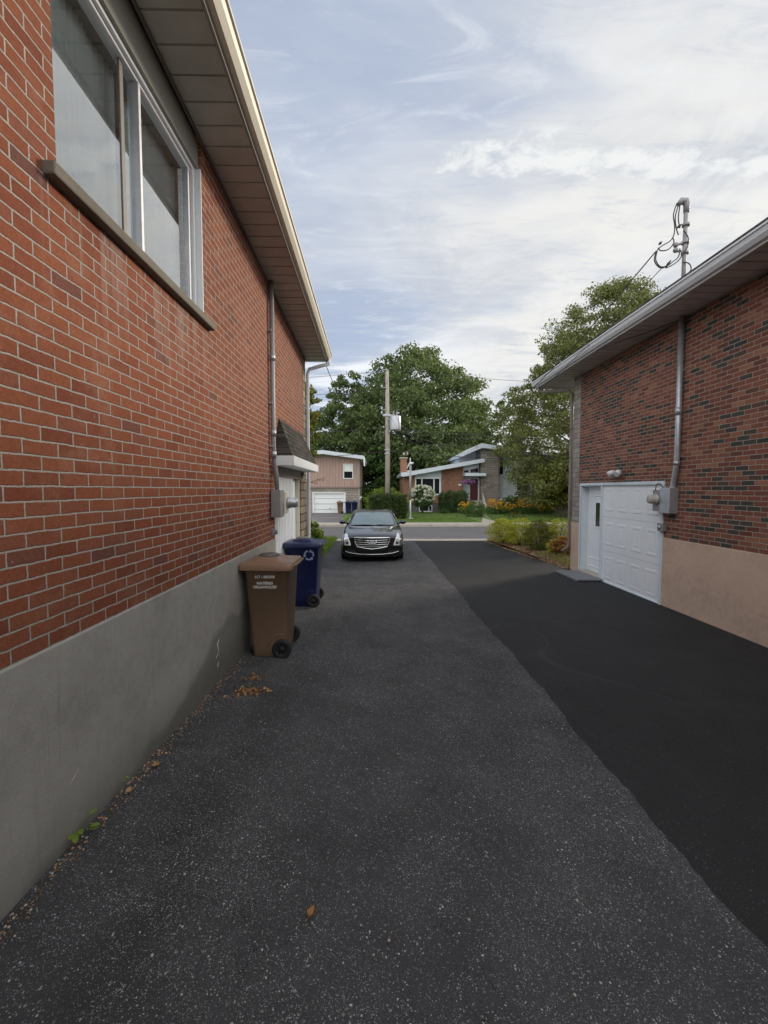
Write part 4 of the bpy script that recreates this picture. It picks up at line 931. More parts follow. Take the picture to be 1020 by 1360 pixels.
b2 = cart(-1.50, 7.0, .55, .60, 1.09, M['blue_plastic'], M['blue_plastic'], 'dark blue recycling cart behind the brown cart by the wall', 'recycling cart', 'carts by the brick house')
def face_M(x, y, z, slope=0.0):   # text plane facing -Y, leaning slightly
    return Matrix.Translation((x, y, z)) @ Matrix.Rotation(math.radians(90)-slope, 4, 'X')
sl_ = math.atan((.037)/(BH_*.8))
zb1 = g(-1.2, 4.97)+.012
def side_y(y0, Ht, zrel, yi0=.04, yi1=.008): 
    f = zrel/Ht; return y0 + yi0+(yi1-yi0)*min(1, max(0, (f-.12)/.78)) - .003
for s, zz, sz in (('017 - 002358', .895, .040), ('MATIÈRES', .825, .040), ('ORGANIQUES', .783, .040)):
    text_mesh('lettering', s, sz, M['print_white'], b1, face_M(BX0+BW_*.47, side_y(BY0, BH_, zz), zb1+zz, -sl_), bold=.0012)
# chasing arrows on the blue cart
zb2 = g(-1.2, 7.3)+.012
mb = MB(); cx0, cz0 = -1.11, zb2+.86; yy = side_y(7.0, 1.09, .86)-.001
for k in range(3):
    a0_ = PI/2+k*2*PI/3+.25; arc = [a0_+j*(1.45/8) for j in range(9)]
    ro, ri = .085, .058
    for a, b_ in zip(arc, arc[1:]):
        mb.face([(cx0+ro*math.cos(a), yy, cz0+ro*math.sin(a)), (cx0+ro*math.cos(b_), yy, cz0+ro*math.sin(b_)), (cx0+ri*math.cos(b_), yy, cz0+ri*math.sin(b_)), (cx0+ri*math.cos(a), yy, cz0+ri*math.sin(a))])
    a = arc[-1]; t = a+.42
    mb.face([(cx0+.105*math.cos(a), yy, cz0+.105*math.sin(a)), (cx0+.07*math.cos(t), yy, cz0+.07*math.sin(t)), (cx0+.038*math.cos(a), yy, cz0+.038*math.sin(a))])
mb.build('recycling_mark', M['faded_print'], b2, solid=.001)
# carts across the street
for px, bm_, lm_, lab, catn in ((447.3, M['brown_plastic'], M['brown_lid'], 'small brown cart in front of the far white garage door', 'waste cart'),
                          (458.2, M['blue_plastic'], M['blue_plastic'], 'far blue cart next to the small brown cart', 'recycling cart'),
                          (466.6, M['blue_plastic'], M['blue_plastic'], 'far blue cart nearest the corner of the pinkish house', 'recycling cart')):
    p = at(px, 684, 35.2); c_ = cart(p.x, 35.2, .5, .55, 1.0, bm_, lm_, lab, catn, 'carts at the far garage', small=True)
    c_.location.z = .13+.0

# ------------------------------------------------------------------ black sedan
CXC, CY0 = -.145, 12.1; CZ = g(CXC, 13.5)+.012
car = empty('parked_car', (CXC, CY0+2.3, CZ), 'glossy black sedan parked nose toward the camera on the driveway', 'car')
def FF(x, z): return .17*(abs(x)/.9)**2.2 + .10*max(0, (z-.45))**1.0*.8 + .12*max(0, .35-z)
ctl = [  # s, w, zb, zmid, zs(shoulder), zt(center top)
 (0.00, .845, .17, .45, .655, .735), (0.10, .875, .17, .46, .71, .785), (0.30, .895, .17, .47, .77, .835), (.70, .903, .17, .50, .845, .895), (1.15, .905, .17, .5, .90, .945),
 (1.5, .905, .17, .5, .945, .975), (2.3, .902, .17, .5, .97, .985), (3.3, .902, .17, .52, .99, 1.01), (3.9, .90, .18, .52, 1.0, 1.05), (4.35, .88, .22, .55, .98, 1.04), (4.6, .82, .3, .6, .9, .98), (4.64, .74, .38, .6, .84, .9)]
ctl = np.array(ctl)
def prof(s_):
    w, zb, zm, zs, zt = [np.interp(s_, ctl[:, 0], ctl[:, i]) for i in range(1, 6)]
    P_ = [(.80*w, zb), (.93*w, zb+.015), (.985*w, zb+.12), (w, zm), (.985*w, zs-.10), (.955*w, zs-.015), (.86*w, zs+.018), (.70*w, (zs*.42+zt*.58)), (.45*w, zt*.86+zs*.14+.004), (.2*w, zt-.002), (0, zt)]
    for _ in range(2):
        Q = [P_[0]]
        for a, b_ in zip(P_, P_[1:]): Q += [(a[0]*.75+b_[0]*.25, a[1]*.75+b_[1]*.25), (a[0]*.25+b_[0]*.75, a[1]*.25+b_[1]*.75)]
        Q.append(P_[-1]); P_ = Q
    return P_
mb = MB(); rows = []
SS = list(np.linspace(0, 1.2, 22)) + list(np.linspace(1.35, 4.3, 14)) + [4.45, 4.55, 4.61, 4.64]
def W(x, y, z): return (CXC+x, CY0+y, CZ+z)
for s_ in SS:
    h = prof(s_); k = max(0, 1-s_/1.1)**1.0
    full = h + [(-x, z) for x, z in h[::-1][1:]]
    rows.append([W(x, s_+FF(x, z)*k, z) for x, z in full])
mb.grid(rows)
h = prof(0); capr = []
for x, z in h: capr.append([W(x*(1-2*k/24), FF(x*(1-2*k/24), z), z) for k in range(25)])
mb.grid(capr)
h = prof(4.64); mb.grid([[W(x, 4.64, z), W(-x, 4.64, z)] for x, z in h])
body = mb.build('body', M['car_paint'], car, weld=True)
# cabin
mb = MB(); NB = 9
def ws(t, u):   # windscreen surface, t 0 bottom..1 top, u -1..1
    y = 1.22+.86*t + .12*u*u*(1-.3*t); hw = .74-.155*t; z = .935+.425*t-.045*t*t+.02*(1-u*u)*t
    return (u*hw, y, z)
def rw(t, u):
    y = 3.98-.80*t-.10*u*u; hw = .70-.13*t; z = 1.02+.35*t; return (u*hw, y, z)
us = [k/8-1 for k in range(17)]
rowsW = [[W(*ws(t, u)) for u in us] for t in np.linspace(0, 1, 7)]
roof = []
for f in np.linspace(0, 1, 9):
    y = 2.08+.0+(3.18-2.08)*f; roof.append([W(u*(.585+.01*math.sin(PI*f)), y+.084*u*u*(1-f)-.10*u*u*f, 1.34+.035*math.sin(PI*min(1, f*1.1+.1))+.02*(1-u*u)-.0*f) for u in us])
rear = [[W(*rw(t, u)) for u in us] for t in np.linspace(1, 0, 6)]
mb.grid(rowsW + roof + rear)
cab_l = [r[0] for r in rowsW+roof+rear]; cab_r = [r[-1] for r in rowsW+roof+rear]
for sgn, line in ((-1, cab_l), (1, cab_r)):
    lo = [ (CXC+sgn*.80, p[1], CZ+.93) for p in line]; mid = [(Vector(a).lerp(Vector(b_), .12)+Vector((sgn*.03, 0, -.0))) for a, b_ in zip(line, lo)]
    mb.grid([line, mid, lo])
cabin = mb.build('cabin', M['car_paint'], car, weld=True)
off = .012
def patch(name, fn, t0, t1, u0, u1, mat, parent, nt_=8, nu=16):
    m_ = MB(); m_.grid([[W(*(Vector(fn(t, u))+Vector((0, -off*.5, off)))) for u in np.linspace(u0, u1, nu)] for t in np.linspace(t0, t1, nt_)])
    return m_.build(name, mat, parent)
patch('windscreen', ws, .05, .93, -.93, .93, M['car_glass'], cabin)
patch('rear_window', rw, .1, .9, -.9, .9, M['car_glass'], cabin)
m_ = MB()
for sgn in (-1, 1):
    A = [W(sgn*x, y, z) for x, y, z in ((.775, 1.62, .985), (.81, 2.4, .995), (.80, 3.55, 1.01))]; B = [W(sgn*x, y, z) for x, y, z in ((.665, 2.0, 1.24), (.645, 2.5, 1.33), (.63, 3.15, 1.31))]
    m_.grid([[(p[0]+sgn*.022, p[1], p[2]) for p in A], [(p[0]+sgn*.022, p[1], p[2]) for p in B]])
m_.build('side_window', M['car_glass'], cabin, solid=.004)
m_ = MB()   # wipers and cowl
for x0_, x1_ in ((-.55, .02), (.0, .55)):
    m_.tube([W(x0_, 1.30, .965), W((x0_+x1_)/2, 1.25, .975), W(x1_, 1.23, .965)], .010, 6)
m_.build('wiper', M['black_plastic'], cabin)
m_ = MB(); m_.grid([[W(u*.74, 1.12+.13*u*u, .942-.045*u*u) for u in us], [W(u*.75, 1.25+.12*u*u, .952-.03*u*u) for u in us]]); m_.build('cowl', M['black_plastic'], cabin)
# mirrors
for sgn in (-1, 1):
    m_ = MB(); m_.tube([W(sgn*.79, 1.66, .985), W(sgn*.90, 1.60, 1.01)], [.03, .025], 8)
    m_.ico(W(sgn*.955, 1.57, 1.035), 1, 3, (.105, .07, .068)); m_.build('mirror', M['car_paint'], car)
def fp(x, z, o=.008): return W(x, FF(x, z)-o, z)
def strip(name, rows_, mat, parent, o=.008, n=12, solid=.0):
    """rows_: list of (z, xleft, xright)"""
    m_ = MB(); m_.grid([[fp(xl+(xr-xl)*k/n, z, o) for k in range(n+1)] for z, xl, xr in rows_]); return m_.build(name, mat, parent, solid=solid)
def line(name, pts, r, mat, parent, o=.012, seg=8):
    P_ = []
    for a, b_ in zip(pts, pts[1:]):
        for k in range(seg): P_.append(fp(a[0]+(b_[0]-a[0])*k/seg, a[1]+(b_[1]-a[1])*k/seg, o))
    P_.append(fp(pts[-1][0], pts[-1][1], o)); m_ = MB(); m_.tube(P_, r, 6); return m_.build(name, mat, parent)
gr_rows = [(.695, -.50, .50), (.60, -.485, .485), (.50, -.44, .44), (.455, -.41, .41), (.425, -.26, .26), (.40, -.06, .06)]
grl = strip('grille', gr_rows, M['black_plastic'], car, .006, 16)
line('grille_frame', [(-.50, .70), (.50, .70), (.485, .60), (.42, .455), (.20, .415), (0, .392), (-.20, .415), (-.42, .455), (-.485, .60), (-.50, .70)], .013, M['chrome'], grl, .014)
line('grille_top', [(-.50, .705), (.50, .705)], .02, M['chrome'], grl, .014, 20)
for z in (.635, .575, .515, .46):
    xl = float(np.interp(z, [.455, .6, .7], [.41, .48, .49])); line('grille_bar', [(-xl, z+.012), (-.1, z-.006), (.1, z-.006), (xl, z+.012)], .008, M['chrome'] if z > .47 else M['galvanised'], grl, .012)
# shield crest with a wreath
m_ = MB(); sh = [(-.066, .640), (.066, .640), (.060, .575), (.03, .545), (0, .538), (-.03, .545), (-.060, .575)]
m_.extr([(CXC+x, CZ+z) for x, z in sh], 1, CY0-.045, CY0-.01); em = m_.build('emblem', M['lamp_glass'], grl, bevel=.004)
m_ = MB()
for k, (x0_, x1_) in enumerate(((-.04, -.022), (-.016, -.001), (.004, .019), (.024, .04))): m_.box(CXC+x0_, CXC+x1_, CY0-.047, CY0-.0455, CZ+.600, CZ+.612)
m_.build('emblem_field', M['lamp_dark'], em)
m_ = MB()
for sgn in (-1, 1): m_.tube([W(sgn*.02, -.03, .535), W(sgn*.085, -.03, .55), W(sgn*.12, -.028, .59), W(sgn*.115, -.026, .65)], [.010, .018, .018, .008], 6)
m_.build('wreath', M['lamp_glass'], em)
# headlamps: tall, swept back over the wing
def surf(x, z, o):
    ax = abs(x); s_ = 0.0
    while s_ < 1.2:
        h = prof(s_); j = max(range(len(h)), key=lambda i: h[i][0]); up = h[j:]
        zt_ = float(np.interp(-ax, [-p_[0] for p_ in up], [p_[1] for p_ in up]))
        if zt_ >= z or ax > h[j][0]: break
        s_ += .01
    k = max(0, 1-s_/1.1); return (x, s_+FF(x, z)*k-o, z+o*.7*min(1, s_*5))
for sgn in (-1, 1):
    def hl(t, u, o=.012):
        # t 0 bottom .. 1 top, u 0 inner .. 1 outer; find the body surface by station blend
        xi = .60+.135*t**1.3; xo = .80-.015*t; x = xi+(xo-xi)*u
        z = .49+.33*t-.03*u*t; return surf(sgn*x, z, o*1.2)
    m_ = MB(); m_.grid([[W(*hl(t, u)) for u in np.linspace(0, 1, 7)] for t in np.linspace(0, 1, 12)]); hm = m_.build('headlight', M['lamp_glass'], car, solid=.012)
    m_ = MB()
    m_.ico(W(*(Vector(hl(.22, .48, .016)))), 1, 3, (.045, .02, .045)); m_.build('reflector', M['lamp_dark'], hm)
    m_ = MB(); m_.tube([W(*hl(t, .92, .022)) for t in np.linspace(.02, .98, 12)], .012, 6); m_.tube([W(*hl(.0, u, .02)) for u in np.linspace(0, 1, 6)], .008, 6); m_.build('light_bar', M['chrome'], hm)
    line('fog_strip', [(sgn*.42, .255), (sgn*.60, .27), (sgn*.76, .315)], .010, M['chrome'], car, .016)
    strip('lower_vent', [(.36, sgn*.50, sgn*.76), (.29, sgn*.46, sgn*.74)], M['lamp_dark'], car, .005, 8)
    # hood crease
line('bumper_lip', [(-.76, .315), (-.60, .262), (-.3, .243), (0, .237), (.3, .243), (.60, .262), (.76, .315)], .009, M['chrome'], car, .012)
strip('lower_intake', [(.23, -.5, .5), (.18, -.45, .45)], M['black_plastic'], car, .004)
for sgn in (-1, 1):
    for yy in (.84, 3.62):
        m_ = MB(); m_.lathe([(.37, -.001), (.37, .001)], W(sgn*.9005, yy, .35), 'X', 32); m_.build('wheel_arch', M['black_plastic'], car)
        m_ = MB(); m_.lathe([(.20, -.1), (.31, -.1), (.335, -.08), (.335, .08), (.31, .1), (.20, .1)], W(sgn*.815, yy, .335), 'X', 36); tr = m_.build('wheel', M['rubber'], car)
        m_ = MB()
        for k in range(10):
            a = k*PI/5; m_.tube([W(sgn*.905, yy, .335), W(sgn*.915, yy+.22*math.cos(a), .335+.22*math.sin(a))], [.03, .018], 5)
        m_.lathe([(.215, -.004), (.235, -.004), (.235, .004), (.215, .004)], W(sgn*.913, yy, .335), 'X', 30); m_.build('rim', M['galvanised'], tr)
m_ = MB(); m_.box(CXC-.78, CXC+.78, CY0+.25, CY0+4.4, CZ+.14, CZ+.3); m_.build('underbody', M['black_plastic'], car)
m_ = MB(); m_.tube([W(-.06, 2.05, 1.375), W(0, 2.02, 1.383), W(.06, 2.05, 1.375)], .01, 6); m_.build('antenna', M['black_plastic'], car)
# ------------------------------------------------------------------ utility pole and post across the street
PY = 30.0
pb = at(515, 690, PY); pt = at(514, 491, PY)
PL = empty('utility_pole', (pb.x, PY, .1), 'weathered wooden utility pole with grey transformer rising behind the hedge', 'utility pole')
mb = MB(); mb.tube([(pb.x, PY, -.1), (pb.x-.02, PY, 5), (pt.x, PY, pt.z)], [.185, .16, .12], 14); mb.build('pole', M['wood_pole'], PL)
t0 = at(525, 569, PY-.25)
mb = MB(); mb.lathe([(.1, -.02), (.36, 0), (.37, .08), (.37, .92), (.34, .98), (.1, 1.02)], (t0.x, PY-.3, at(525, 569.5, PY-.3).z-.12), 'Z', 26); tf = mb.build('transformer', M['galvanised'], PL)
zt0 = at(525, 569.5, PY-.3).z-.12
mb = MB()
for dx in (-.12, .1): mb.lathe([(.05, 0), (.07, .05), (.04, .1), (.065, .15), (.035, .22), (.03, .3)], (t0.x+dx, PY-.3, zt0+1.0), 'Z', 10)
mb.tube([(pt.x, PY-.1, zt0+.75), (t0.x, PY-.3, zt0+.75)], .05, 6); mb.build('bushing', M['grey_metal'], tf)
mb = MB()
for yy, s_ in ((492, 1), (516, 1), (545, 1), (551, 1)):
    p = at(514, yy, PY); mb.tube([(p.x+.02, PY-.1, p.z), (p.x-.34*s_, PY-.15, p.z+.03)], .03, 6); mb.lathe([(.05, 0), (.08, .04), (.05, .1), (.075, .15), (.03, .2)], (p.x-.36*s_, PY-.15, p.z+.02), 'Z', 8)
for yy in (551, 598, 603): 
    p = at(514, yy, PY); mb.cyl((p.x, PY, p.z-.03), (p.x, PY, p.z+.04), .19, 12)
p = at(514, 552, PY); mb.box(p.x-.3, p.x+.5, PY-.2, PY-.13, p.z-.04, p.z+.04)
mb.build('line_hardware', M['galvanised'], PL)
mb = MB(); p = at(509.5, 540, PY)
mb.tube([(p.x, PY-.15, at(0, 552, PY).z), (p.x-.05, PY-.15, p.z), (p.x+.05, PY-.14, at(0, 505, PY).z)], .02, 5); mb.tube([(pb.x+.16, PY-.1, 0), (pb.x+.15, PY-.1, 5.4)], .018, 5); mb.build('ground_wire', M['wire'], PL)

def wire(label, A, B, sag, r=.014, cat='cable', n=24, group='overhead cables'):
    A, B = Vector(A), Vector(B); mb = MB(); pts = []
    for k in range(n+1):
        t = k/n; p = A.lerp(B, t); p.z -= sag*4*t*(1-t); pts.append(p)
    mb.tube(pts, r, 5); return thing('overhead_cable', mb, M['wire'], label, cat, group)
def ph(y, Y=PY): return at(514, y, Y).z
for y, lab, s_ in ((493, 'topmost overhead cable running from the pole top toward the plain red brick house', -1), (517, 'second overhead cable from the pole, above the pinkish house tree', -1), (568, 'cable at transformer height passing over the pinkish house side', -1),
                   (600, 'lowest overhead cable running from the pole over the pinkish house', -1), (492, 'topmost overhead cable running from the pole top toward the pyramidal tree', 1), (569, 'overhead cable leaving the transformer toward the pyramidal tree', 1), (599, 'lowest overhead cable running from the pole over the stone tower house', 1), (574, 'cable just beneath the transformer, over the white roofed house', 1)):
    wire(lab, (pb.x, PY-.1, ph(y)), (pb.x+s_*42, PY+1.5, ph(y)+.3), 1.0, .013 if y < 520 else .02)
tp = at(516, 562, PY)
wire('thick service cable sagging from the roof mast to the utility pole', at(871, 334, 6.95), (tp.x, PY-.2, tp.z+1.4), 3.0, .010)
wire('thin lower cable running from the roof mast to the utility pole', at(879, 356, 6.95), (tp.x, PY-.2, tp.z+.6), 2.6, .006)
wire('thin cable hanging off the end of the cream gutter', at(432, 483, 9.4), (tp.x-.1, PY-.2, tp.z-.1), 1.6, .008)
wire('pale cable from the pole to the stone tower house roof', (pb.x, PY, ph(566)), at(640, 592, 37.5), .5, .018)

# white post with bracket
PO = 29.2; b0 = at(544.8, 689, PO)
post = empty('metal_post', (b0.x, PO, .12), 'tall thin grey post with angled bracket on the lawn beside the hedge', 'post')
tz = at(0, 617, PO).z
mb = MB(); mb.cyl((b0.x, PO, .1), (b0.x, PO, at(0, 664, PO).z), .055, 10); mb.cyl((b0.x, PO, .1), (b0.x, PO, .16), .2, 12); mb.build('base', M['white_metal'], post)
mb = MB(); mb.cyl((b0.x, PO, at(0, 664, PO).z), (b0.x, PO, tz), .075, 10); mb.build('pole', M['grey_metal'], post)
q = lambda x, y: at(x, y, PO)
mb = MB(); mb.tube([q(540.5, 622.5), q(544.6, 614.3), q(549.5, 614.6)], .045, 6); mb.tube([q(544.8, 617), q(544.9, 608)], .03, 6); mb.box(q(547, 0).x, q(549.8, 0).x, PO-.1, PO+.1, q(0, 616).z, q(0, 614).z); mb.tube([q(540.5, 625.5), q(548.5, 626)], .04, 6)
mb.build('bracket', M['white_metal'], post)

# ------------------------------------------------------------------ trees
dome = lambda t: max(.03, (math.sin(PI*min(1, .12+.86*t**.85)))**.62)
cone = lambda t: max(.04, min(1.0, t/.14+.35)*(1-t)**.78*1.08)
lindp = lambda t: float(np.interp(t, [0, .1, .33, .5, .71, .86, .95, 1], [.78, .93, 1.0, .985, .74, .44, .21, .05]))
colm = lambda t: max(.05, math.sin(PI*(.1+.88*t))**.45)
def px_tree(name, label, x, Y, ytop, ybase, halfpx, prof_, nc, nl, crf, leaf, mat, tr, **kw):
    b_ = at(x, 690, Y); R = halfpx/FOC*Y; z1 = at(x, ytop, Y).z; z0 = at(x, ybase, Y).z
    return tree(name, label, 'tree', (b_.x, Y, .1), z0, z1, R, prof_, nc, nl, R*crf, leaf, mat, M['bark'], tr, **kw)
px_tree('maple_tree', 'huge round green broadleaf tree behind the utility pole and both far houses', 552, 53, 468, 665, 104, dome, 620, 110, .15, .33, M['maple_leaf'], .55, lump=.16, hollow=.5, nlimb=60)
px_tree('broadleaf_tree', 'loose green tree rising above the roof of the pinkish house', 462, 50, 496, 640, 44, dome, 260, 80, .2, .30, M['maple_leaf'], .32, lump=.28, hollow=.4, nlimb=30)
px_tree('broadleaf_tree', 'dark shaded tree filling the gap between the two far houses', 506, 47, 578, 690, 36, dome, 170, 70, .26, .34, M['dark_leaf'], .25, lump=.2, hollow=.1, nlimb=16)
px_tree('broadleaf_tree', 'dark tree directly behind the brick chimney', 560, 52, 575, 690, 44, dome, 190, 70, .24, .36, M['dark_leaf'], .25, lump=.2, hollow=.1, nlimb=16)
px_tree('broadleaf_tree', 'dark tree behind the stone tower roof', 622, 55, 562, 690, 46, dome, 190, 70, .24, .38, M['maple_leaf'], .3, lump=.2, hollow=.1, nlimb=16)
px_tree('broadleaf_tree', 'green tree between the stone tower and the tall pale tree', 676, 58, 520, 690, 40, dome, 150, 70, .24, .38, M['maple_leaf'], .3, lump=.2, hollow=.3, nlimb=16)
px_tree('linden_tree', 'tall pyramidal pale green tree rising above the gutter of the mixed brick house', 812, 31.5, 372, 668, 143, lindp, 1500, 95, .095, .165, M['linden_leaf'], .26, lump=.13, hollow=.35, nlimb=110, up=.2)
px_tree('young_tree', 'small low tree spreading its dark leaves beside the garden downpipe', 744, 30.0, 610, 670, 36, dome, 200, 70, .22, .17, M['olive_leaf'], .10, lump=.2, hollow=.2, nlimb=26, stems=2)
px_tree('cedar_tree', 'yellowish green columnar tree peeking out above the shingled awning', 402, 21, 508, 622, 23, colm, 130, 70, .34, .15, M['olive_leaf'], .12, lump=.2, hollow=.2, nlimb=16)
# trees outside the photo's centre that close the view from other positions
px_tree('broadleaf_tree', 'far green tree hidden behind the plain red brick house', 385, 56, 540, 690, 60, dome, 170, 60, .2, .45, M['maple_leaf'], .4, lump=.2, hollow=.2, nlimb=20)
px_tree('broadleaf_tree', 'far green tree hidden behind the mixed brick house', 880, 52, 520, 690, 80, dome, 170, 60, .2, .45, M['maple_leaf'], .4, lump=.2, hollow=.2, nlimb=20)

# ------------------------------------------------------------------ hedge and shrubs
def hedge(name, label, x0, x1, ytop, Y, depth, n, mat, leaf=.09, ytop2=None):
    a, b_ = at(x0, 690, Y), at(x1, 690, Y); zt_ = at(0, ytop, Y).z; base = Vector(((a.x+b_.x)/2, Y+depth/2, .1))
    root = empty(name, base, label, 'hedge')
    N = n; P_ = RNG.uniform(0, 1, (N, 3)); sel = RNG.integers(0, 3, N)
    d = RNG.beta(1, 5, N)
    P_[sel == 0, 1] = d[sel == 0]; P_[sel == 1, 2] = 1-d[sel == 1]
    s2 = sel == 2; P_[s2, 0] = np.where(RNG.uniform(size=s2.sum()) < .5, d[s2]*.4, 1-d[s2]*.4)
    X = a.x+(b_.x-a.x)*P_[:, 0]; Yv = Y+depth*P_[:, 1]; Zv = .1+(zt_-.1)*P_[:, 2]*(1+.04*np.sin(X*3)+.03*np.sin(X*7.7+Yv*2))
    X += .06*np.sin(Zv*5+Yv); Yv += .07*np.sin(X*4+Zv*3)
    quads_mesh('foliage', leaves(np.stack([X, Yv, Zv], 1), leaf, .3), mat, root)
    mb = MB()
    for k in range(10):
        x = a.x+.2+(b_.x-a.x-.4)*k/9; mb.tube([(x, Y+depth/2, 0), (x+.05, Y+depth/2, zt_*.5), (x-.05, Y+depth/2+.1, zt_*.85)], [.03, .02, .008], 5)
    mb.build('stem', M['bark'], root); return root
hedge('clipped_hedge', 'dark clipped box hedge standing at the foot of the utility pole', 491, 541, 657, 28.6, 2.2, 16000, M['hedge_leaf'])
shrub('large_shrub', 'bright lime green shrub rising behind the dark clipped hedge', 'shrub', at(514, 689, 31.6), 3.2, 1.6, 2.35, 9000, .10, M['lime_leaf'])
bh = hedge('added_hedge', 'added tall hedge out of view behind the photographer, for dark car reflections', 0, 10, 600, 12, 1.5, 10, M['dark_leaf'])  # added out of view to darken the car reflections and block low light
for ch in list(bh.children): bpy.data.objects.remove(ch)
mb = MB(); mb.box(-7, 11, -14.0, -13.0, 0, 4.6); mb.build('stem', M['bark'], bh)  # solid core of the added hedge, keeps low sky light out
P_ = RNG.uniform(0, 1, (9000, 3)); quads_mesh('foliage', leaves(np.stack([-8+20*P_[:, 0], -13.0+.6*P_[:, 1], 5.2*P_[:, 2]], 1), .35, .3), M['dark_leaf'], bh)
# white flowering hydrangea on a stem
def bloom(root, C, r, n, mat, leaf, name='petals'):
    P_ = np.repeat(np.array(C), n, 0); o = RNG.normal(size=P_.shape); o /= np.linalg.norm(o, axis=1)[:, None]; P_ = P_+o*r*RNG.uniform(.6, 1, (len(P_), 1))*np.array([1, 1, .75])
    return quads_mesh(name, leaves(P_, leaf, .3, .9), mat, root)
hp = at(561, 682, 35.5); 
hy = shrub('hydrangea', 'rounded hydrangea covered in white blooms before the wide front window', 'flowering shrub', (hp.x, 35.5, .12), 1.95, 1.5, 2.35, 3600, .13, M['cedar_leaf'], z0=.25)
C = []
for k in range(135):
    a = random.uniform(PI*.0, 2*PI); e = random.uniform(-.5, 1.3); R = random.uniform(.85, 1.03)
    C.append((hp.x+math.cos(a)*math.cos(e)*1.0*R, 35.5+math.sin(a)*math.cos(e)*.8*R, 1.55+math.sin(e)*.92*R))
bloom(hy, C, .135, 40, M['white_petal'], .075)
for px, w, yt, lab in ((588.5, .72, 651.5, 'narrowest rounded cedar bush, beside the white framed front window'), (598.5, .85, 650, 'middle rounded cedar bush of the three before the brick wall'), (612.5, 1.15, 650, 'widest cedar bush of the three, beside the house entry')):
    Yc = 36.4; p = at(px, 683, Yc); h_ = at(px, yt, Yc).z-.12
    shrub('cedar_bush', lab, 'cedar bush', (p.x, Yc, .12), w*1.05, w, h_, 9000, .06, M['cedar_leaf'], 'cedars before the brick wall', lump=.05, prof=lambda t: max(.3, min(1, (1.03-t)*5)**.5*min(1, .85+t)))
p = at(631, 690, 31.0); shrub('round_shrub', 'feathery round green shrub at the start of the garden path', 'shrub', (p.x, 31, .12), 1.6, 1.5, 1.15, 5200, .07, M['mid_leaf'])
p = at(597, 684, 35.6); shrub('low_plant', 'low leafy plant under the left cedar bushes', 'plant', (p.x-.5, 35.4, .12), .9, .6, .4, 500, .12, M['mid_leaf'])
p = at(484, 687, 33.0)
p = at(679, 684, 35.8); hy2 = shrub('hydrangea', 'leafy shrub with few white blooms beneath the white siding wing', 'flowering shrub', (p.x, 35.8, .12), 2.3, 1.3, 1.5, 3000, .12, M['mid_leaf'])
C = [(p.x+random.uniform(-1.1, 1.1), 35.8-random.uniform(.2, .7), random.uniform(.7, 1.6)) for _ in range(16)]; bloom(hy2, C, .10, 20, M['white_petal'], .06)
LOOK = ['taller', 'shorter', 'fuller', 'sparser']
def lily(px, Y, w, h_, n, label):
    p = at(px, 690, Y); root = empty('lily_clump', (p.x, Y, .12), label, 'flower clump', 'orange lily clumps')
    P_ = np.stack([RNG.normal(p.x, w*.27, n), RNG.normal(Y, .22, n), np.full(n, .12)], 1); quads_mesh('foliage', blades(P_, h_*.75, .035, .6), M['mid_leaf'], root)
    C = [(random.gauss(p.x, w*.27), random.gauss(Y-.1, .22), .12+h_*random.uniform(.45, 1.12)+.18*math.sin(p.x*2.3)) for _ in range(int(n/7))]
    bloom(root, C, .06, 9, M['orange_petal'], .085); return root
for px, w, n, lab in ((617.5, .75, 300, 'orange lily clump beside the widest cedar bush'), (652, .95, 340, 'orange lilies just beside the entry railing'), (663, .9, 320, 'orange lilies under the stone tower corner'), (675, .95, 200, 'shaded yellow orange lilies before the white bloomed shrub'),
                      (690, .95, 260, 'orange lilies just past the white bloomed shrub'), (703, .95, 320, 'orange lilies in the middle of the long row'), (716, .9, 320, 'orange lilies next to the small low tree trunk'), (729, .9, 280, 'last orange lilies of the long row, under the small tree')):
    lily(px, 34.3 if px > 630 else 34.0, w, .95, n, lab)
p = at(690, 690, 29.0); shrub('low_plant', 'flat spreading plant in the lawn before the lily row', 'plant', (p.x, 30, .12), 1.5, .8, .4, 900, .09, M['olive_leaf'])
# bed beside the new driveway
def bed(px, Y, w, d, h_, n, leaf, mat, label, name='garden_shrub', **kw):
    p = at(px, 700, Y); return shrub(name, label, 'shrub', (p.x, Y, .12), w, d, h_, n, leaf, M[mat], 'shrubs in the bed by the new driveway', **kw)
bed(668, 16.1, 1.15, 1.0, .92, 7000, .05, 'yellow_leaf', 'yellow green shrub of the driveway bed next to the street kerb', asp=.4, up=1.0)
bed(690, 15.4, 1.15, 1.0, .95, 7000, .05, 'yellow_leaf', 'yellow green shrub between the kerb end one and the dark olive one', asp=.4, up=1.0)
bed(716, 14.2, 1.0, .9, 1.0, 6500, .05, 'olive_leaf', 'dark olive green shrub in the middle of the bed', asp=.4, up=1.0)
bed(735, 13.2, .42, .4, .42, 2000, .045, 'yellow_leaf', 'small bright yellow shrub before the dark olive one', asp=.4, up=1.0)
bed(743, 14.6, .9, .8, 1.02, 3200, .05, 'yellow_leaf', 'airy pale yellow shrub beside the tan foundation', asp=.4, up=.6)
bed(749, 13.0, .75, .6, .58, 3000, .06, 'red_leaf', 'orange pink leaved shrub against the house corner')
bed(728, 17.0, 1.3, .8, .82, 3500, .05, 'olive_leaf', 'thin green shrub at the street side of the bed', asp=.4, up=1.0)
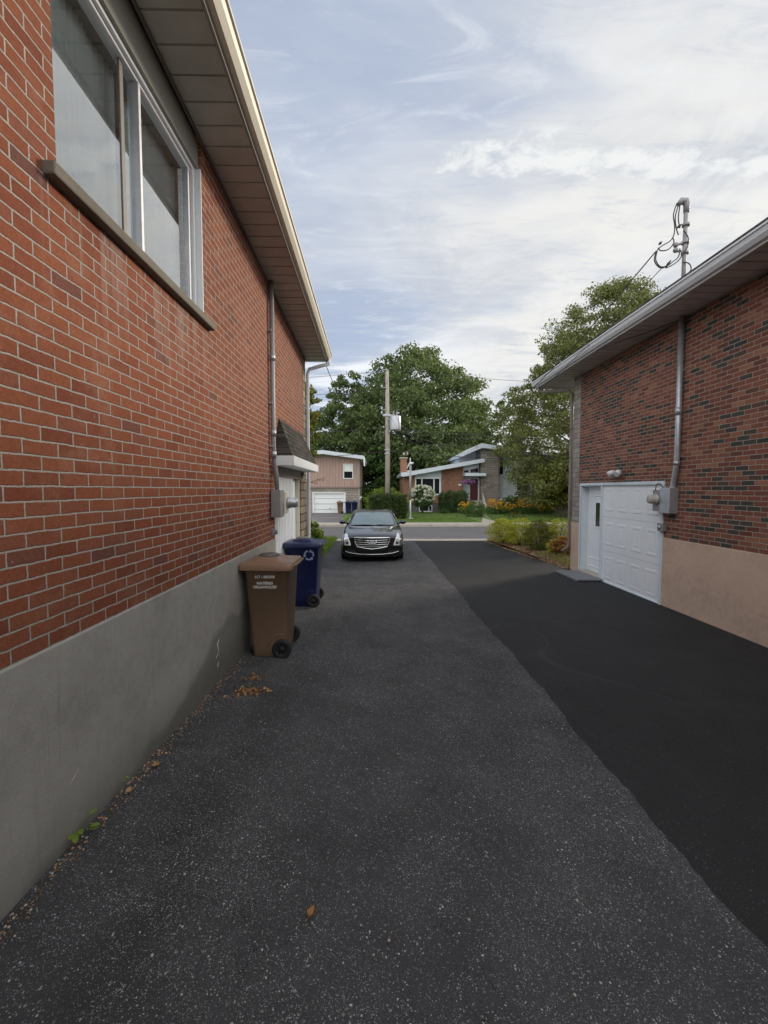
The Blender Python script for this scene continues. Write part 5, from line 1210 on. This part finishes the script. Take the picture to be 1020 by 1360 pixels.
# plants by the left corner
hl_ = shrub('hydrangea', 'big leaved bush with pale blooms at the red brick house corner', 'flowering shrub', (-1.97, 11.6, .12), 1.05, 1.5, 1.25, 1700, .16, M['lime_leaf'], up=.9)
C = [(-1.72, 11.6, 1.22), (-1.55, 11.9, .98), (-1.9, 11.4, 1.0), (-1.62, 11.7, .72), (-1.5, 12.2, .6)]; bloom(hl_, C, .085, 40, M['white_petal'], .04)
# twig with reddish leaves reaching past the left corner
base = at(402, 646, 12.5); tw = empty('twig', base, 'thin twig with reddish leaves sticking out past the white corner downpipe', 'twig')
mb = MB()
a = at(402, 641, 12.5); b_ = at(413, 640, 12.4); c_ = at(430, 635, 12.3)
mb.tube([a, b_, c_], [.012, .008, .004], 5); mb.tube([b_, at(420, 643, 12.3)], [.006, .003], 5); mb.build('branch', M['bark'], tw)
P_ = np.array([list(at(x+random.gauss(0, 1.6), y+random.gauss(0, 1.0), 12.3+random.gauss(0, .06))) for x, y in ((418, 641), (424, 637), (429, 636), (421, 642), (415, 640)) for _ in range(7)])
quads_mesh('leaves', leaves(P_, .055, .3), M['mulch_leaf'], tw)

# ------------------------------------------------------------------ small things on the driveway
def gpix(px, py):
    Y = 3.0
    for _ in range(12):
        p = at(px, py, Y); z = g(p.x, Y)+.014; Y = Y*(EYE-z)/max(.05, (EYE-p.z))
    p = at(px, py, Y); p.z = g(p.x, p.y)+.014; return p
def dead_leaf(px, py, size, label, rot, mat, curl=.25):
    p = gpix(px, py); mb = MB(); rows = []
    for i in range(9):
        t = i/8; w = (math.sin(PI*min(1, t*.98+.01))**.7)*(1+.25*math.sin(t*17))*size*.36
        rows.append([(p.x+math.cos(rot)*(t-.5)*size - math.sin(rot)*u*w, p.y+math.sin(rot)*(t-.5)*size+math.cos(rot)*u*w, p.z+.004+curl*size*(abs(u)**1.6*.8+(t-.5)**2*1.8)+.06*size*math.sin(t*9+u*3)) for u in (-1, -.5, 0, .5, 1)])
    mb.grid(rows); a = Vector(rows[0][2]); mb.tube([a, a-Vector((math.cos(rot)*.35*size, math.sin(rot)*.35*size, -.05*size))], [.0016, .001], 5)
    return thing('dead_leaf', mb, mat, label, 'leaf', solid=0)
dead_leaf(413, 1218, .045, 'single curled orange leaf lying alone in the middle of the old asphalt', 1.1, M['dried_leaf'], .55)
dead_leaf(207, 1018, .05, 'small pinkish fallen leaf near the grey foundation', .3, M['dried_leaf'])
dead_leaf(172, 1052, .05, 'pale brown leaf by the wall between the two weeds', 2.3, M['mulch_leaf'])
P_ = []
c0 = gpix(332, 919); c1 = gpix(336, 901); c2 = gpix(312, 926)
for c_, n, sx, sy in ((c0, 120, .085, .045), (c1, 26, .06, .03), (c2, 12, .07, .02)):
    for _ in range(n):
        P_.append((random.gauss(c_.x, sx), random.gauss(c_.y, sy), c_.z+abs(random.gauss(.006, .008))))
tag(quads_mesh('leaf_pile', leaves(np.array(P_), .036, 1.2), M['dried_leaf'], None), 'little heap of orange dry leaves on the asphalt before the brown cart', 'leaf pile', kind='stuff')
# debris along the foot of the foundation
n = 700; Yd = RNG.uniform(1.2, 4.6, n)**1.0; Xd = LX+.03+np.abs(RNG.normal(0, .045, n)); Zd = np.array([g(x, y)+.016 for x, y in zip(Xd, Yd)])
tag(quads_mesh('debris', leaves(np.stack([Xd, Yd, Zd], 1), .014, 1.0), M['mulch_leaf'], None), 'dirt and crumbs of dead leaves along the foundation foot', 'debris', kind='stuff')
mb = MB()
for k in range(260):
    Y = random.uniform(1.1, 6.0); X = random.choice((LX+.02+abs(random.gauss(0, .06)), random.uniform(-1.4, 1.5))); r = random.uniform(.003, .0075)
    mb.ico((X, Y, g(X, Y)+.014+r*.3), r, 1, (1, random.uniform(.7, 1.2), .6), .2)
tag(mb.build('loose_gravel', M['kerb_concrete'], None), 'loose gravel chips scattered on the driveway', 'gravel', kind='stuff')
def weed(px, py, s_, n, label):
    p = gpix(px, py); root = empty('weed', p, label, 'weed'); mb = MB(); mb2 = MB()
    for k in range(n):
        a = k*2.4+random.uniform(-.3, .3); e = Vector((math.cos(a)*s_*.6+.01, math.sin(a)*s_*.6, s_*random.uniform(.35, 1.0)))
        mb.tube([p, p+e*.5+Vector((0, 0, .1*s_)), p+e], [.0022, .0018, .001], 5)
        d = Vector((math.cos(a), math.sin(a), random.uniform(-.2, .35))).normalized(); sd = Vector((-math.sin(a), math.cos(a), 0)); L_ = s_*random.uniform(.42, .62); rows = []
        for i in range(7):
            t = i/6; w = math.sin(PI*min(.99, t*.93+.05))**.8*L_*.3; c_ = p+e+d*L_*t+Vector((0, 0, -.12*L_*t*t*2))
            rows.append([c_-sd*w+Vector((0, 0, .1*w)), c_, c_+sd*w+Vector((0, 0, .1*w))])
        mb2.grid(rows)
    mb.build('stem', M['lime_leaf'], root); mb2.build('leaf', M['lime_leaf'], root); return root
weed(99, 1112, .10, 11, 'bright green weed sprouting at the foot of the grey foundation')
weed(157, 1040, .05, 6, 'tiny dull green weed further along the foundation foot')
weed(271, 913, .035, 5, 'very small weed at the foundation foot near the leaf heap')

# ------------------------------------------------------------------ light and sky
SUN_EL = math.radians(21); SUN_AZ = math.radians(52)      # azimuth measured from +Y toward +X
sd = Vector((math.sin(SUN_AZ)*math.cos(SUN_EL), math.cos(SUN_AZ)*math.cos(SUN_EL), math.sin(SUN_EL)))
sun = bpy.data.lights.new('sun', 'SUN'); sun.energy = SUN_E; sun.angle = math.radians(11); sun.color = (1.0, 0.86, 0.68)
so_ = bpy.data.objects.new('sun', sun); col.objects.link(so_); so_.rotation_euler = (-sd).to_track_quat('-Z', 'Y').to_euler()
wd = bpy.data.worlds.new('World'); scene.world = wd; wd.use_nodes = True
nt = NT(wd.node_tree); out = nt.n('ShaderNodeOutputWorld'); bg = nt.n('ShaderNodeBackground'); nt.t.links.new(bg.outputs[0], out.inputs[0])
sky = nt.n('ShaderNodeTexSky', sky_type='NISHITA'); sky.sun_disc = False; sky.sun_elevation = SUN_EL; sky.sun_rotation = SUN_AZ; sky.altitude = 50; sky.air_density = 1.0; sky.dust_density = 1.2; sky.ozone_density = 1.5
tc = nt.n('ShaderNodeTexCoord'); D = tc.outputs['Generated']; sx = nt.n('ShaderNodeSeparateXYZ'); nt.set(sx.inputs[0], D)
dz = nt.math('MAXIMUM', sx.outputs[2], 0.02); u = nt.math('DIVIDE', sx.outputs[0], nt.math('ADD', dz, .06)); v = nt.math('DIVIDE', sx.outputs[1], nt.math('ADD', dz, .06))
pc = nt.n('ShaderNodeCombineXYZ'); nt.set(pc.inputs[0], u); nt.set(pc.inputs[1], v); P = pc.outputs[0]
def rotp(ang, scx, scy, off=0):
    m_ = nt.n('ShaderNodeMapping'); nt.set(m_.inputs[0], P); m_.inputs['Rotation'].default_value = (0, 0, ang); m_.inputs['Scale'].default_value = (scx, scy, 1); m_.inputs['Location'].default_value = (off, off*.7, 0); return m_.outputs[0]
veil = nt.noise(rotp(.35, .55, 1.0, 3.1), .85, 5, .55, .8)            # broad veils
streak = nt.noise(rotp(.45, .55, 1.5, 5.0), 1.7, 8, .62, .9)        # combed cirrus
streak2 = nt.noise(rotp(-.75, .7, 1.7, 1.3), 1.3, 8, .62, 1.1)
cov = nt.math('ADD', nt.math('MULTIPLY', veil, .5), nt.math('ADD', nt.math('MULTIPLY', streak, .34), nt.math('MULTIPLY', streak2, .28)))
# clear window high on the left, denser veil low and to the right
def glow(dx, dy, dz_, lo, hi):
    n_ = Vector((dx, dy, dz_)).normalized(); vm = nt.n('ShaderNodeVectorMath', operation='DOT_PRODUCT'); nt.set(vm.inputs[0], D); vm.inputs[1].default_value = n_; return nt.sstep(vm.outputs['Value'], lo, hi)
def dpx(x, y): 
    p = at(x, y, 10)-Vector((0, 0, EYE)); return p.x, p.y, p.z
cov = nt.math('SUBTRACT', cov, nt.math('MULTIPLY', glow(*dpx(470, 60), .80, 1.0), .085))
cov = nt.math('SUBTRACT', cov, nt.math('MULTIPLY', glow(*dpx(455, 505), .965, 1.0), .16))
cov = nt.math('SUBTRACT', cov, nt.math('MULTIPLY', glow(*dpx(600, 250), .95, 1.0), .05))
cov = nt.math('ADD', cov, nt.math('MULTIPLY', glow(*dpx(650, 400), .80, 1.0), .10))
cov = nt.math('ADD', cov, nt.math('MULTIPLY', glow(*dpx(820, 330), .80, 1.0), .08))
cv = nt.sstep(cov, .38, .66)
SK = nt.mix(1.0, sky.outputs[0], (SKY_BLUE[0], SKY_BLUE[1], SKY_BLUE[2]), 'MULTIPLY')
# even veil brightness, lifted where the hidden sun lights it
lit = glow(*dpx(880, 400), .62, 1.0); lit2 = glow(*dpx(830, 400), .84, .995)
cl = nt.mix(lit, (4.5, 5.0, 5.9), (5.3, 5.6, 6.1)); cl = nt.mix(nt.math('MULTIPLY', lit2, .8), cl, (7.3, 7.1, 6.6))
base = nt.mix(nt.math('MULTIPLY', glow(*dpx(700, 300), .3, 1.0), .45), (3.4, 3.95, 5.1), (4.0, 4.5, 5.5))
base = nt.mix(.75, SK, base)
c_ = nt.mix(nt.math('ADD', nt.math('MULTIPLY', cv, .85), .07), base, cl)
# soft grey shading inside the veil
shade = nt.noise(rotp(.2, 1.2, .9, 9), 1.6, 6, .6, .7); c_ = nt.mix(nt.math('MULTIPLY', nt.sstep(shade, .44, .68), .50), c_, (3.7, 4.1, 4.85))
wisp = nt.noise(rotp(.45, .8, 2.6, 11), 3.2, 9, .66, 1.3); c_ = nt.mix(nt.math('MULTIPLY', nt.sstep(wisp, .50, .74), .42), c_, (6.6, 6.9, 7.3))
c_ = nt.mix(nt.math('MULTIPLY', nt.sstep(wisp, .50, .28), .42), c_, (3.6, 4.1, 5.2))
# a ragged line of small cumulus puffs
puff = nt.noise(rotp(.1, 1.0, 1.25, 2.0), 8.5, 8, .66, .25); 
line_ = nt.math('SUBTRACT', v, nt.math('ADD', 1.24, nt.math('MULTIPLY', nt.math('SUBTRACT', nt.noise(rotp(0, 1, 0, 4), 1.7, 3, .5), .5), .35)))
band = nt.sstep(nt.math('ABSOLUTE', line_), .13, .0); band = nt.math('MULTIPLY', band, nt.math('MULTIPLY', nt.sstep(u, .08, .26), nt.sstep(u, 3.2, 2.2)))
pf = nt.math('MULTIPLY', nt.sstep(nt.math('ADD', puff, nt.math('MULTIPLY', band, .22)), .60, .80), nt.sstep(band, .0, .3))
c_ = nt.mix(nt.math('MULTIPLY', band, .42), c_, (4.4, 4.75, 5.3)); c_ = nt.mix(nt.math('MULTIPLY', pf, .75), c_, (7.2, 7.3, 7.2))
# low cumulus near the horizon on the left
puff2 = nt.noise(rotp(.3, .45, .7, 7.0), 2.3, 7, .6, .3); low = nt.math('MULTIPLY', nt.sstep(v, 1.9, 2.7), nt.sstep(u, 1.0, -.2))
c_ = nt.mix(nt.math('MULTIPLY', nt.math('MULTIPLY', nt.sstep(puff2, .48, .60), low), .7), c_, (8.0, 8.2, 8.5))
# horizon whitening
c_ = nt.mix(nt.math('MULTIPLY', nt.sstep(sx.outputs[2], .22, .0), .5), c_, (7.2, 7.4, 7.6))
# unseen sky behind the photographer and overhead, brightened as added fill light
c_ = nt.mix(nt.sstep(sx.outputs[1], .25, -.45), c_, (BACK, BACK, BACK*.97))
nt.set(bg.inputs['Color'], c_); bg.inputs['Strength'].default_value = SKY_S

scene.view_settings.view_transform = 'Standard'; scene.view_settings.look = 'None'; scene.view_settings.gamma = 1.0; scene.view_settings.exposure = EXPO
scene.render.engine = 'CYCLES'; cy_ = scene.cycles
cy_.max_bounces = 8; cy_.diffuse_bounces = 4; cy_.glossy_bounces = 4; cy_.transparent_max_bounces = 12; cy_.transmission_bounces = 4
cy_.use_denoising = True

# ------------------------------------------------------------------ one object per loose piece for countable parts
def split_islands(o):
    me = o.data; n = len(me.vertices); par = list(range(n))
    def find(i):
        while par[i] != i: par[i] = par[par[i]]; i = par[i]
        return i
    for e in me.edges:
        a, b_ = find(e.vertices[0]), find(e.vertices[1])
        if a != b_: par[a] = b_
    isl = {}
    for p_ in me.polygons: isl.setdefault(find(p_.vertices[0]), []).append(p_)
    if len(isl) < 2: return
    for k, polys in enumerate(isl.values()):
        mp = {}; vs = []; fs = []
        for p_ in polys:
            f = []
            for vi in p_.vertices:
                if vi not in mp: mp[vi] = len(vs); vs.append(tuple(me.vertices[vi].co))
                f.append(mp[vi])
            fs.append(f)
        m2 = bpy.data.meshes.new(o.name); m2.from_pydata(vs, [], fs)
        for q_, p_ in zip(m2.polygons, polys): q_.use_smooth = p_.use_smooth
        for mt_ in me.materials: m2.materials.append(mt_)
        if k == 0: first = m2; continue
        c2 = o.copy(); c2.data = m2; col.objects.link(c2)
    o.data = first
for o in list(scene.objects):
    if o.type == 'MESH' and o.name.split('.')[0] in ('mullion', 'clamp', 'moulded_panel', 'splice', 'leaf', 'raised_panel', 'wiper', 'section_joint', 'emblem_field', 'flower', 'flower_head', 'section_joint', 'bracket') and not (o.parent and o.name.startswith('flower') ):
        split_islands(o)

# added unseen hedge is above
